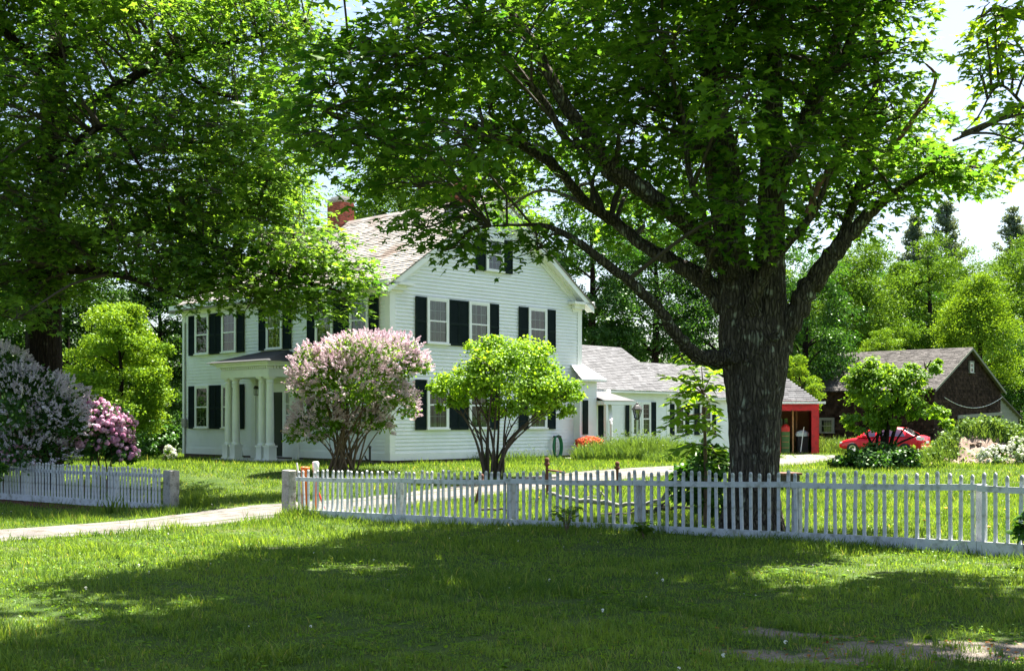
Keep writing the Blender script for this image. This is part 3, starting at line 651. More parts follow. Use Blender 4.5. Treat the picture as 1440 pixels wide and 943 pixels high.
# ------------------------------------------------------------------ dark shingled barn with lean-to
def build_barn():
    pk = (26.98, 70.0); HLF = 4.75; LB = 8.2
    cx, cy_ = pk[0]-.693*HLF, pk[1]-.721*HLF
    b = empty('barn', (cx, cy_, gz(cx, cy_)), HA, 'old dark brown shingled barn with weathered grey roof', 'barn'); W = 2*HLF; ze, zr = 3.55, 5.95; tp = (zr-ze)/HLF; pit = math.atan(tp)
    gx = lambda s: (0 if s < ze else (s-ze)/tp); gr = lambda s: (W if s < ze else W-(s-ze)/tp)
    o0, o1, o2, o3 = 3.3, 5.9, 6.45, 9.1; oh_ = 1.9
    mb = MB()
    courses(mb, (0, 0, oh_), (1, 0, 0), (0, 0, 1), (0, -1, 0), zr-oh_, lambda s: gx(s+oh_), lambda s: gr(s+oh_), .16, .2, .025, .012)
    courses(mb, (0, 0, 0), (1, 0, 0), (0, 0, 1), (0, -1, 0), oh_, lambda s: 0, lambda s: o0, .16, .2, .025, .012)
    courses(mb, (0, LB, 0), (0, -1, 0), (0, 0, 1), (-1, 0, 0), ze, lambda s: 0, lambda s: LB, .16, .2, .03, .012)
    courses(mb, (W, 0, 0), (0, 1, 0), (0, 0, 1), (1, 0, 0), ze, lambda s: 0, lambda s: LB, .16, .4, .03, .012)
    mb.build('shingle_wall', M['barnshingle'], b)
    mb = MB(); mb.prism([(.04, -.5), (W-.04, -.5), (W-.04, ze-.03), (HLF, zr-.05), (.04, ze-.03)], 1, 1.2, LB-.03); mb.box(.04, o0, .03, 1.19, -.5, oh_); mb.prism([(.04, oh_+.02), (W-.04, oh_+.02), (W-.04, ze-.03), (HLF, zr-.05), (.04, ze-.03)], 1, .02, 1.195); mb.build('wall_core', M['dark'], b)
    mb = MB(); mb.bar((o0-.2, -.06, oh_+.0), (W+.05, -.06, oh_+.22), .08, .2)
    for (a, c) in ((o0-.12, o0), (o1, o2), (o3, W)): mb.box(a, c, -.05, .05, -.1, oh_-.08)
    mb.build('opening_frame', M['greywood'], b)
    mb = MB(); mb.box(o2+.25, o2+.33, .3, .38, -.1, oh_-.05); mb.box(o2+1.25, o2+1.6, .5, .55, -.1, 1.6); mb.box(o2+1.9, o2+2.0, .3, .4, -.1, oh_-.05); mb.build('inner_post', M['wood'], b)
    T = wall_frame((0, 0, 0), (1, 0, 0), (0, -1, 0)); window(b, T, 5.0, 4.55, 5.1, .42, 1, 1, curtain=None, casing=.11, shutters=False)
    for ob in b.children:
        if ob.name.startswith('window'): ob.data.materials[0] = M['greywood']
    T = wall_frame((0, 0, 0), (0, -1, 0), (-1, 0, 0)); w2 = window(b, T, -6.6, 1.0, 1.75, .75, 4, 1, curtain=None, casing=.12, shutters=False)
    for ob in [w2]+list(w2.children):
        if ob.name.startswith(('window', 'sash')): ob.data.materials[0] = M['greywood']
    r = MB(); oe = .3; sl_ = (HLF+oe)/math.cos(pit)
    courses(r, (-oe, LB+.2, ze-oe*tp+.05), (0, -1, 0), (math.cos(pit), 0, math.sin(pit)), (-math.sin(pit), 0, math.cos(pit)), sl_, lambda s: 0, lambda s: LB+.45, .15, .22, .026, .02)
    courses(r, (W+oe, -.25, ze-oe*tp+.05), (0, 1, 0), (-math.cos(pit), 0, math.sin(pit)), (math.sin(pit), 0, math.cos(pit)), sl_, lambda s: 0, lambda s: LB+.45, .15, .5, .026, .02)
    r.prism([(-oe+.02, ze-oe*tp), (HLF, zr), (W+oe-.02, ze-oe*tp), (HLF, zr+.06)], 1, -.23, LB+.18, tint=.2); r.build('roof', M['barnroof'], b)
    rk = MB()
    for sx in (0, 1): rk.prism([(x if not sx else W-x, z) for x, z in ((-oe, ze-oe*tp-.1), (HLF, zr-.1), (HLF, zr+.04), (-oe, ze-oe*tp+.04))], 1, -.27, -.231)
    rk.build('rake_board', M['greywood'], b)
    # lean-to
    Mx = Matrix.Translation((cx, cy_, gz(cx, cy_))) @ Matrix.Rotation(HA, 4, 'Z')
    l = empty('lean_to', Mx @ Vector((W+.06, .3, 0)), HA, 'weathered grey plank lean-to against the right side of the barn', 'shed'); q = MB()
    courses(q, (0, 0, 0), (1, 0, 0), (0, 0, 1), (0, -1, 0), 3.35, lambda s: 0, lambda s: 3.6 if s < 1.9 else max(0, 3.6-(s-1.9)/1.45*3.6), .2, None, .02); q.prism([(0.0, -.3), (3.6, -.3), (3.6, 1.85), (0, 3.3)], 1, .012, 4.5); q.build('plank_wall', M['greywood'], l)
    q = MB(); q.prism([(-.02, 3.36), (3.9, 1.78), (3.9, 1.86), (-.02, 3.46)], 1, -.2, 4.6); q.build('roof', M['barnroof'], l)
    q = MB(); q.box(-.04, .14, -.06, -.021, -.1, 3.2); q.box(.5, 1.35, -.05, -.0215, 0, 1.75); q.build('plank_door', M['greywood'], l)
    # sagging wire
    q = MB(); q.tube([Mx @ Vector((1.0+t*8.3, -.2, 3.0-1.15*(1-(2*t-1)**2)*.55+.15*t)) for t in np.linspace(0, 1, 14)], .013, 5); tag(q.build('hanging_wire', M['trim']), 'pale wire sagging across the dark barn gable', 'wire')
    for i, (lx, ly) in enumerate(((-.6, -1.3), (.5, -1.5))):
        p = Mx @ Vector((lx, ly, 0)); e = empty('barrel', (p.x, p.y, gz(p.x, p.y)), .3*i, ['left one of two faded blue barrels by the dark barn wall', 'right one of two faded blue barrels by the dark barn wall'][i], 'barrel', 'blue barrels by the barn')
        q = MB(); q.lathe([(0, 0), (.27, 0), (.29, .1), (.29, .3), (.31, .32), (.29, .34), (.29, .62), (.31, .64), (.29, .66), (.28, .9), (.25, .94), (0, .94)], seg=18); q.build('body', solid('blue_plastic', (.07, .13, .24), (.1, .17, .3), .5), e, True)
        q = MB(); q.lathe([(.26, .0), (.29, .01), (.29, .04), (.0, .045)], (0, 0, .945), 18); q.build('lid', M['iron'], e)
build_barn()

# ------------------------------------------------------------------ picket fences and granite gate posts
FP1 = np.array([5.47, 14.25]); FDIR = np.array([-.757, .654])
def fence(name, label, A, dirv, t0, t1, n, zb, ht, posts, near_rail, lift0=0.0):
    """pickets from A+dirv*t0 to A+dirv*t1; zb(t) base height, ht(t) fence height"""
    o0 = A+dirv*t0; f = empty(name, (o0[0], o0[1], zb(t0)), math.atan2(dirv[1], dirv[0]), label, 'fence', 'white picket fences')
    z0 = zb(t0); rnd = random.Random(9); Lq = t1-t0; sgn = 1   # local x along the fence; local +y is the camera side when dirv runs left
    pk = MB(); w_, d_ = .019, .017
    H = 1.0; prof = [(-w_, .0), (w_, .0), (w_, H-.03), (w_*.6, H-.008), (0, H), (-w_*.6, H-.008), (-w_, H-.03)]
    pk.prism(prof, 1, -d_, d_); proto = pk.build('picket', M['fence'], f)
    for i in range(n):
        o = proto if i == 0 else proto.copy()
        if i: COL.objects.link(o); o.parent = f
        s = (i+.5)/n*Lq; t = t0+s; h = ht(t)-.115
        o.location = (s+rnd.uniform(-.008, .008), 0, zb(t)-z0+.115); o.scale = (1, 1, h*rnd.uniform(.962, 1.022)); o.rotation_euler = (rnd.uniform(-.02, .02), rnd.gauss(0, .016), rnd.uniform(-.14, .14))
    ys = (d_+.002, d_+.03) if near_rail else (-d_-.03, -d_-.002)
    cuts = sorted([0]+[p for p in posts if 0.3 < p < Lq-.3]+[Lq])
    for a, b in zip(cuts[:-1], cuts[1:]):
        ta, tb = t0+a, t0+b; j1, j2 = rnd.uniform(-.012, .012), rnd.uniform(-.012, .012)
        r = MB(); za, zb_ = zb(ta)-z0+ht(ta)-.21+j1, zb(tb)-z0+ht(tb)-.21+j2; k = 5
        for q in range(k):
            u0, u1 = q/k, (q+1)/k; xa, xb = a+(b-a)*u0+(.004 if q == 0 else 0), a+(b-a)*u1-(.004 if q == k-1 else 0); sag = lambda u: -.012*math.sin(u*math.pi)
            y0, y1 = ys; c = []
            p = [(xa, za+(zb_-za)*u0+sag(u0)), (xb, za+(zb_-za)*u1+sag(u1))]
            r.face([(p[0][0], y0, p[0][1]), (p[1][0], y0, p[1][1]), (p[1][0], y0, p[1][1]+.075), (p[0][0], y0, p[0][1]+.075)]); r.face([(p[0][0], y1, p[0][1]), (p[1][0], y1, p[1][1]), (p[1][0], y1, p[1][1]+.075), (p[0][0], y1, p[0][1]+.075)])
            r.face([(p[0][0], y0, p[0][1]+.075), (p[1][0], y0, p[1][1]+.075), (p[1][0], y1, p[1][1]+.075), (p[0][0], y1, p[0][1]+.075)]); r.face([(p[0][0], y0, p[0][1]), (p[1][0], y0, p[1][1]), (p[1][0], y1, p[1][1]), (p[0][0], y1, p[0][1])])
            if q in (0, k-1):
                e = p[0] if q == 0 else p[1]; r.face([(e[0], y0, e[1]), (e[0], y1, e[1]), (e[0], y1, e[1]+.075), (e[0], y0, e[1]+.075)])
        r.build('rail', M['fence'], f)
        bb = MB(); M4 = lambda x, y, z: (x, y, z)
        za, zb2 = zb(ta)-z0+.0, zb(tb)-z0+.0; ya, yb = d_+.002, d_+.03
        for (q0, q1, w0, w1) in ((-.03, .135, ya, yb), (.06, .115, -d_-.05, ya-.001)):
            n0 = len(bb.v); bb.v += [(x, y, z) for x, zz in ((a+.003, za), (b-.003, zb2)) for y in (w0, w1) for z in (zz+q0+lift0, zz+q1)]
            for fc in ((0, 1, 3, 2), (4, 6, 7, 5), (0, 4, 5, 1), (2, 3, 7, 6), (0, 2, 6, 4), (1, 5, 7, 3)): bb.f.append([n0+i for i in fc]); bb.t.append(.5); bb.m.append(0)
        bb.build('base_board', M['fence'], f)
    for s in posts:
        t = t0+s; q = MB(); h = ht(t)-.14; q.box(s-.055, s+.055, -d_-.16, -d_-.055, zb(t)-z0-.3, zb(t)-z0+h); q.build('post', M['fence'], f, bevel=.006)
    return f
zf = lambda t: float(np.interp(t, [-2, 0, 4, 11, 13], [.04, .035, -.03, -.18, -.2]))
hf = lambda t: float(np.interp(t, [-2, 0, 11, 13], [.955, .95, .885, .87]))
fence('picket_fence', 'long white picket fence running from the granite gate post past the big maple trunk', FP1, FDIR, -.95, 12.62, 100, zf, hf, [.82, 3.25, 5.8, 8.3, 10.9], True)
LP = np.array([-7.5, 25.35]); LD = unit(np.array([-5.05, 3.3]))
zl = lambda t: float(np.interp(t, [0, 6], [-.3, -.25]))
fence('picket_fence', 'shorter white picket fence in front of the lilac and rhododendron, left of the drive', LP, LD, 0.0, 7.4, 66, zl, lambda t: .9, [1.7, 4.9], False, .02)
def granite_post(x, y, z, wd, h, label):
    e = empty('gate_post', (x, y, z), math.atan2(FDIR[1], FDIR[0])+random.uniform(-.05, .05), label, 'post', 'granite gate posts')
    q = MB(); a = wd/2; R_ = random.Random(3)
    n0 = len(q.v); nz = 7
    for i in range(nz):
        zz = -.3+(h+.3)*i/(nz-1)
        for c in ((-a, -a*.8), (a, -a*.8), (a, a*.8), (-a, a*.8)): q.v.append((c[0]*R_.uniform(.94, 1.03), c[1]*R_.uniform(.94, 1.03), zz+(R_.uniform(-.012, .012) if i == nz-1 else 0)))
    for i in range(nz-1):
        for k in range(4): q.f.append([n0+i*4+k, n0+i*4+(k+1) % 4, n0+i*4+4+(k+1) % 4, n0+i*4+4+k]); q.t.append(.5); q.m.append(0)
    q.f.append([n0+(nz-1)*4+k for k in range(4)]); q.t.append(.5); q.m.append(0)
    q.build('stone_shaft', M['granite'], e, bevel=.015)
granite_post(-4.27, 22.68, -.2, .23, .86, 'granite gate post at the left end of the long picket fence')
granite_post(-7.25, 25.2, -.29, .29, .84, 'brown stained granite gate post at the right end of the shorter picket fence')

# ------------------------------------------------------------------ foliage tools
def T_maple():
    h = [(0, 0), (.30, .0), (.17, .2), (.5, .44), (.2, .5), (0, 1)]
    v = [(x, y, -.28*abs(x)*1.2-.22*y*y) for x, y in h]+[(-x, y, -.28*abs(x)*1.2-.22*y*y) for x, y in h]
    t = [(0, 1, 2), (2, 3, 4), (0, 2, 4), (0, 4, 5)]; return np.array(v), np.array(t+[(c+6, b+6, a+6) for a, b, c in t])
def T_oval(w=.32):
    v = [(0, 0, 0), (w, .35, -.06), (w*.75, .7, -.1), (0, 1, -.2), (-w*.75, .7, -.1), (-w, .35, -.06), (0, .45, .04)]
    return np.array(v), np.array([(0, 1, 6), (1, 2, 6), (2, 3, 6), (3, 4, 6), (4, 5, 6), (5, 0, 6)])
def T_simple(): return np.array([(0, 0, 0), (.36, .45, -.1), (0, 1, -.15), (-.36, .45, -.1)]), np.array([(0, 1, 2), (0, 2, 3)])
def T_clump(k, seed, spread=.5, ls=.42, up=.5):
    """k leaf quads scattered in a unit ball"""
    r = np.random.default_rng(seed); V = []; Ft = []
    for i in range(k):
        c = r.normal(size=3); c = c/np.linalg.norm(c)*r.uniform(.3, 1)*spread; n = unit(r.normal(size=3)*.7+np.array([0, 0, up])); d = unit(np.cross(n, r.normal(size=3))); x = np.cross(d, n); n0 = len(V)
        V += [c-d*ls*.5, c+x*ls*.3, c+d*ls*.5, c-x*ls*.3]; Ft += [(n0, n0+1, n0+2), (n0, n0+2, n0+3)]
    return np.array(V), np.array(Ft)
def T_panicle(k, seed, ln=1.0, r0=.28, fs=.17):
    r = np.random.default_rng(seed); V = []; Ft = []
    for i in range(k):
        t = r.uniform(0, 1); a = r.uniform(0, 6.28); rr = r0*(1-t*.8); o = np.array([math.cos(a), 0, math.sin(a)]); c = o*rr+np.array([0, t*ln, 0]); n = unit(o+np.array([0, .35, 0])+r.normal(size=3)*.3)
        d = unit(np.cross(n, r.normal(size=3))); x = np.cross(d, n); n0 = len(V); V += [c-d*fs*.5, c+x*fs*.5, c+d*fs*.5, c-x*fs*.5]; Ft += [(n0, n0+1, n0+2), (n0, n0+2, n0+3)]
    return np.array(V), np.array(Ft)
def T_ball(k, seed, fs=.7):
    r = np.random.default_rng(seed); V = []; Ft = []
    for i in range(k):
        n = unit(r.normal(size=3)+np.array([0, .4, 0])); c = n*.45; d = unit(np.cross(n, r.normal(size=3))); x = np.cross(d, n); n0 = len(V); V += [c-d*fs*.4, c+x*fs*.4, c+d*fs*.4, c-x*fs*.4]; Ft += [(n0, n0+1, n0+2), (n0, n0+2, n0+3)]
    return np.array(V), np.array(Ft)
MAPLE, OVAL, SIMPLE = T_maple(), T_oval(), T_simple()
def scatter(pos, nrm, dirv, size, tint, tmpl, base=0):
    n = unit(nrm); d = unit(dirv-n*(dirv*n).sum(-1, keepdims=True)); x = np.cross(d, n); tv, tf = tmpl; k = len(tv)
    V = pos[:, None]+size[:, None, None]*(x[:, None]*tv[None, :, 0:1]+d[:, None]*tv[None, :, 1:2]+n[:, None]*tv[None, :, 2:3])
    Fc = (tf[None]+(np.arange(len(pos))*k)[:, None, None]).reshape(-1, 3)+base
    return V.reshape(-1, 3), Fc, np.repeat(tint, len(tf))
class Crown:
    def __init__(s): s.V = []; s.G = []; s.n = 0; s.mats = []
    def mi(s, m):
        if m not in s.mats: s.mats.append(m)
        return s.mats.index(m)
    def leaves(s, pos, nrm, dirv, size, tint, tmpl, mat):
        v, f, t = scatter(np.asarray(pos), np.asarray(nrm), np.asarray(dirv), np.asarray(size), np.asarray(tint), tmpl, s.n); s.V.append(v); s.G.append((f, t, s.mi(mat))); s.n += len(v)
    def tubes(s, tb, mat):
        v, q = tb.arr()
        if len(v): s.V.append(v); s.G.append((q+s.n, None, s.mi(mat))); s.n += len(v)
    def build(s, name, parent=None, smooth=False): return np_mesh(name, np.vstack(s.V), s.G, s.mats, parent, smooth)
def in_poly(pts, poly):
    x, y = pts[:, 0], pts[:, 1]; r = np.zeros(len(pts), bool); p = np.asarray(poly, float); j = len(p)-1
    for i in range(len(p)):
        c = ((p[i, 1] > y) != (p[j, 1] > y)) & (x < (p[j, 0]-p[i, 0])*(y-p[i, 1])/(p[j, 1]-p[i, 1]+1e-9)+p[i, 0]); r ^= c; j = i
    return r
def sprays(cr, tw, S, D, m, mat, size, spread=.42, flat=.07, tmpl=MAPLE, tintc=None, tv=.22, twig=True, start=None):
    """S spray centres (n,3), D outward unit directions; m leaves on each spray"""
    n = len(S); t = RNG.uniform(-.25, 1, (n, m, 1))*spread; D = unit(D*np.array([1, 1, .45])); lat = unit(np.cross(D, np.array([0, 0, 1.]))); w = RNG.normal(0, .42, (n, m, 1))*spread
    up = np.cross(lat, D); pos = S[:, None]+D[:, None]*t+lat[:, None]*w+up[:, None]*RNG.normal(0, flat, (n, m, 1)); pos[..., 2:] -= .35*(t**2+w**2)/max(spread, .1)
    nr = up[:, None]*.9+RNG.normal(0, .42, (n, m, 3))+np.array([0, 0, .35]); dr = D[:, None]*.7+lat[:, None]*np.sign(w)*.6+RNG.normal(0, .35, (n, m, 3))-np.array([0, 0, .35])
    tc = RNG.uniform(.3, .7, n) if tintc is None else tintc
    tint = np.clip(tc[:, None]+RNG.normal(0, tv, (n, m)), 0, 1); sz = size*RNG.uniform(.65, 1.2, (n, m))
    cr.leaves(pos.reshape(-1, 3), nr.reshape(-1, 3), dr.reshape(-1, 3), sz.ravel(), tint.ravel(), tmpl, mat)
    if twig:
        for i in range(n):
            a = start[i] if start is not None else S[i]-D[i]*spread
            e = S[i]+D[i]*spread*.6-np.array([0, 0, .1*spread]); md = (a+S[i])/2+np.array([0, 0, .04]); tw.add([a, md, S[i], e], [.012, .009, .006, .003], 3)
def nearest_on(limbs, p, zoff=.35, kz=1.2):
    best = None
    for (pts, rad) in limbs:
        d = np.linalg.norm(pts-p, axis=1)+np.maximum(0, pts[:, 2]-p[2]+zoff)*kz; i = int(d.argmin())
        if best is None or d[i] < best[0]: best = (d[i], pts[i], rad[i])
    return best
def ground_hit(px, py):
    d = EYE*F/max(py-HOR, 1)
    for _ in range(6): d = (EYE-gz(PX(px, d), d))*F/(py-HOR)
    return (PX(px, d), d, gz(PX(px, d), d))
def lit_points():
    o = []
    for poly in ([(-60, 752), (390, 715), (470, 735), (400, 765), (200, 804), (-60, 834)], [(1130, 806), (1200, 793), (1440, 786), (1500, 800), (1500, 826), (1300, 826)], [(1125, 690), (1450, 676), (1450, 748), (1180, 735)], [(600, 690), (930, 668), (1000, 668), (820, 684), (620, 702)], [(480, 792), (545, 786), (545, 800), (480, 802)], [(100, 862), (215, 852), (215, 872), (100, 878)], [(1290, 905), (1400, 895), (1400, 918), (1290, 918)]):
        p = np.array(poly, float)
        for x in np.arange(p[:, 0].min(), p[:, 0].max()+1, 22):
            for y in np.arange(p[:, 1].min(), p[:, 1].max()+1, 7):
                if in_poly(np.array([[x, y]]), p)[0]: o.append(ground_hit(x, y))
    for px, py, d in ((945, 520, 18.3), (985, 510, 18.3), (935, 590, 18.2), (960, 560, 18.2), (1005, 600, 18.3), (970, 630, 18.5), (1230, 560, 36.5), (720, 500, 32), (520, 500, 34.5), (420, 540, 34), (150, 590, 29.5), (120, 575, 29.5), (170, 600, 29.5), (185, 625, 29.5), (1000, 520, 18.2)): o.append(tuple(P(px, py, d)))
    return np.array(o)
SUNV = np.array(sund); LIT = None
def shades_lit(C, r):
    global LIT
    if LIT is None: LIT = lit_points()
    v = C-LIT; t = v @ SUNV; dist = np.linalg.norm(v-t[:, None]*SUNV, axis=1); return bool(np.any((dist < r) & (t > 0)))
def grow(cr, limbs, C, R, nspr, m, mat, size, spread, tw, trunk_xy, free=False, kz=1.2, **kw):
    """one leafy bough: a branch from the nearest limb to C, sprays through the ellipsoid R round it"""
    C = np.asarray(C, float); R = np.asarray(R, float)
    if not free and shades_lit(C, R[0]*.85+spread*.35): return False
    b = nearest_on(limbs, C, kz=kz); a, r = b[1], min(b[2]*.5, .05)
    v = C-a; mid = a+v*.5+np.array([0, 0, .12*np.linalg.norm(v)])+RNG.normal(0, .08, 3)*np.linalg.norm(v)*.5; pts = catmull(np.array([a, mid, C, C+unit(v)*R.mean()*.5]), 4)
    tw.add(pts, np.linspace(max(r, .018), .008, len(pts)), 5)
    u = unit(RNG.normal(size=(nspr, 3))); S = C+u*R*(RNG.uniform(.15, 1, (nspr, 1))**.5)
    out_ = S-np.array([trunk_xy[0], trunk_xy[1], 0])*np.array([1, 1, 0])-np.array([0, 0, 1])*S[:, 2:]; D = unit(unit(out_)*.6+unit((S-C)*np.array([1, 1, .3]))*.7+RNG.normal(0, .25, (nspr, 3)))
    st = pts[RNG.integers(len(pts)//2, len(pts), nspr)]
    tc = np.clip(RNG.uniform(.25, .65)+RNG.normal(0, .1, nspr), 0, 1)
    sprays(cr, tw, S, D, m, mat, size, spread, start=st, tintc=tc, **kw); return True
def poly_points(poly, n, mind):
    p = np.asarray(poly, float); lo, hi = p.min(0), p.max(0); out_ = []; tries = 0
    while len(out_) < n and tries < 60000:
        q = RNG.uniform(lo, hi); tries += 1
        if not in_poly(q[None], p)[0]: continue
        if out_ and mind and np.min(np.linalg.norm(np.array(out_)-q, axis=1)) < mind*(1 if tries < 20000 else .6): continue
        out_.append(q)
    return np.array(out_)
def limb_pts(lst, sub=6):
    """[(px,py,depth,radius)] of the photograph's limbs to world points"""
    a = np.array([[*P(p[0], p[1], p[2]), p[3]] for p in lst]); a = catmull(a, sub); return a[:, :3], a[:, 3]
def limb_mesh(name, limbs, mat, parent, seg=14, rough=.1):
    o = []
    for i, (p, r) in enumerate(limbs):
        t = Tubes(); wob = RNG.normal(0, 1, (len(p), 3))*r[:, None]*.1; wob[:2] = 0; t.add(p+wob, r, seg if r[0] > .06 else 8, rough=rough, seed=i*1.7)
        v, q = t.arr(); o.append(np_mesh(name, v, [(q, None, 0)], [mat], parent, True))
    return o

# ------------------------------------------------------------------ the big maple behind the fence
def big_maple():
    D = 17.4; e = empty('maple_tree', (*P(1062, 760, D).xy, gz(3.55, D)), 0, 'huge old maple with thick forking lichened trunk just behind the long picket fence', 'tree')
    base = np.array(e.location)
    def trunk(lst, name, seg, sub, rough, nz):
        a = np.array([[*P(p[0], p[1], p[2]), p[3]*.84] for p in lst]); a = catmull(a, sub); v, q = tube_arr(a[:, :3], a[:, 3], seg, 0)
        ax = np.repeat(a[:, :3], seg, axis=0); ang = np.tile(np.arange(seg)/seg*2*np.pi, len(a)); z = v[:, 2]; rr = np.repeat(a[:, 3], seg)
        ph = z*1.1+.5*np.sin(z*2.3)
        rid = .42*np.abs(np.sin(ang*9+ph+np.sin(z*5+ang*2)*.8))+.3*np.abs(np.sin(ang*16-ph*.7+np.sin(z*7+ang)*1.3))+.2*np.sin(ang*31+z*9)+.35*np.sin(ang*3+z*.9)+.2*np.sin(ang*5-z*1.7)
        rid += RNG.normal(0, .12, len(v))
        fl = 1+nz*rid+.3*np.exp(-np.maximum(z-base[2], 0)/.35)*(.6+.5*np.sin(ang*5+1))
        v = ax+(v-ax)*fl[:, None]; o = np_mesh(name, v-base, [(q, None, 0)], [M['bark']], e, True); return a[:, :3], a[:, 3]
    limbs = []
    limbs.append(trunk([(1058, 800, D, .56), (1058, 745, D, .5), (1059, 690, D, .42), (1060, 640, D, .41), (1060, 570, D, .45), (1058, 510, D, .5), (1050, 470, D, .47), (1040, 420, D, .33), (1028, 340, D+.1, .26), (1010, 240, D+.2, .22), (1000, 120, D+.2, .18), (995, 0, D+.1, .15), (990, -140, D, .11), (985, -300, D, .05)], 'trunk', 96, 9, .075, .075))
    trunk([(1068, 560, D+.05, .38), (1076, 500, D, .4), (1079, 450, D, .36), (1080, 400, D-.05, .3), (1083, 340, D-.1, .25), (1086, 230, D-.3, .2), (1086, 120, D-.4, .16), (1092, 0, D-.4, .13), (1100, -160, D-.4, .07)], 'trunk', 64, 8, .07, .06)
    L_ = [
     [(1040, 500, D, .2), (1015, 503, D-.2, .15), (980, 500, D-.4, .12), (950, 470, D-.7, .1), (930, 438, D-.9, .09), (890, 400, D-1.2, .08), (845, 365, D-1.4, .07), (805, 335, D-1.5, .055), (770, 318, D-1.4, .04), (735, 316, D-1.3, .025), (690, 318, D-1.2, .012)],
     [(1045, 450, D, .22), (1015, 420, D+.1, .2), (985, 392, D+.2, .16), (945, 368, D+.4, .13), (905, 345, D+.6, .11), (865, 312, D+.8, .1), (825, 285, D+.6, .09), (785, 240, D+.3, .085), (742, 208, D-.1, .08), (690, 188, D-.5, .065), (640, 172, D-.9, .05), (580, 168, D-1.3, .035), (500, 160, D-1.7, .018)],
     [(1035, 400, D, .2), (1005, 355, D-.2, .17), (960, 310, D-.5, .15), (905, 268, D-.9, .14), (865, 240, D-1.1, .125), (835, 200, D-1.3, .11), (800, 155, D-1.4, .1), (775, 110, D-1.5, .09), (745, 55, D-1.5, .08), (705, 0, D-1.5, .06), (660, -70, D-1.5, .04)],
     [(830, 200, D-1.3, .07), (800, 200, D-1.5, .06), (770, 150, D-1.7, .05), (735, 105, D-1.9, .045), (690, 50, D-2, .03), (650, 0, D-2.1, .02)],
     [(895, 258, D-.9, .07), (862, 252, D-.6, .06), (830, 218, D-.2, .05), (800, 185, D, .04), (770, 160, D+.3, .02)],
     [(1085, 310, D-.1, .17), (1100, 240, D-.3, .16), (1130, 180, D-.5, .15), (1152, 120, D-.6, .13), (1170, 70, D-.6, .11), (1190, 10, D-.6, .09), (1205, -60, D-.6, .06)],
     [(1155, 120, D-.6, .07), (1180, 90, D-.9, .06), (1200, 40, D-1.1, .05), (1215, 0, D-1.2, .04), (1225, -60, D-1.2, .02)],
     [(1080, 520, D, .25), (1105, 470, D-.1, .2), (1125, 425, D-.2, .18), (1150, 385, D-.3, .17), (1178, 348, D-.4, .15), (1205, 320, D-.5, .12), (1240, 285, D-.6, .08), (1265, 265, D-.7, .055), (1300, 245, D-.8, .035), (1350, 215, D-.9, .015)],
     [(1178, 346, D-.4, .08), (1195, 300, D-.1, .075), (1215, 240, D+.2, .07), (1225, 180, D+.4, .06), (1232, 100, D+.5, .055), (1228, 40, D+.5, .045), (1222, -20, D+.5, .03)],
     [(1055, 440, D-.3, .12), (1075, 385, D-.6, .1), (1105, 345, D-.8, .08), (1140, 305, D-1, .06), (1160, 265, D-1.2, .04)],
     [(1030, 390, D-.2, .1), (1040, 320, D-.5, .08), (1035, 240, D-.8, .07), (1020, 160, D-1.0, .06), (1005, 90, D-1.1, .05), (1030, 20, D-1.2, .04)],
     [(990, 400, D-.1, .07), (1000, 340, D-.6, .06), (970, 250, D-1, .05), (960, 160, D-1.1, .04), (930, 60, D-1.2, .03)],
     [(1010, 240, D+.2, .1), (960, 170, D+.8, .09), (920, 90, D+1.2, .07), (890, 0, D+1.4, .05), (860, -90, D+1.5, .03)],
    ]
    ll = [limb_pts([(*q[:3], q[3]*.86) for q in l]) for l in L_]; limb_mesh('limb', ll, M['bark'], e)
    for o in e.children:
        if o.name.startswith('limb'): o.matrix_parent_inverse = Matrix.Translation(-e.location)
    # bare dead branches
    dd = [limb_pts(l) for l in ([(1135, 300, D-1.1, .045), (1150, 265, D-1.2, .04), (1175, 220, D-1.3, .032), (1193, 185, D-1.4, .016)], [(1262, 200, D-.6, .04), (1285, 165, D-.7, .035), (1310, 130, D-.8, .026), (1315, 105, D-.8, .022), (1300, 88, D-.8, .012)], [(1285, 165, D-.7, .018), (1305, 145, D-.9, .012), (1318, 130, D-1, .006)])]
    for o in limb_mesh('dead_branch', dd, M['deadwood'], e): o.matrix_parent_inverse = Matrix.Translation(-e.location)
    # knots and a scar
    for (px, py, rr) in ((1033, 503, .07), (1091, 472, .06), (1026, 425, .06)):
        q = MB(); c = P(px, py, D-.52); q.lathe([(.0, .005), (rr*.5, .0), (rr*.75, .025), (rr, .02), (rr*1.25, -.06)], seg=14, M=Matrix.Translation(c-Vector(base)) @ Matrix.Rotation(math.pi/2, 4, 'X')); q.build('knot', M['bark'], e, True)
    allL = limbs+ll; cr = Crown(); tw = Tubes()
    poly = [(395, -60), (1110, -60), (1210, -60), (1235, 0), (1250, 70), (1215, 130), (1290, 180), (1310, 225), (1380, 245), (1345, 262), (1285, 250), (1235, 290), (1180, 315), (1110, 300), (1040, 320), (960, 300), (905, 345), (880, 300), (800, 280), (775, 305), (735, 322), (680, 325), (630, 320), (615, 285), (570, 275), (500, 220), (430, 205), (395, 150), (480, 110), (525, 60), (450, 60)]
    for c in poly_points(poly, 178, 33):
        if c[1] > 235 and 600 < c[0] < 800 and RNG.uniform() < .6: continue
        d = D+RNG.uniform(-3.2, 3.4) if c[0] > 760 else D+RNG.uniform(-3.6, .6)
        if c[0] > 1180: d = D+RNG.uniform(-1.8, 1.5)
        if 780 < c[0] < 1200 and c[1] > 150 and RNG.uniform() < .8: d = D+RNG.uniform(.6, 4.2)

        for _ in range(5):
            if grow(cr, allL, P(c[0], c[1]-8, d), (.62, .62, .3), 14, 16, L['maple'], .15, .4, tw, base[:2]): break
            d = D+RNG.uniform(-4.2, 5)
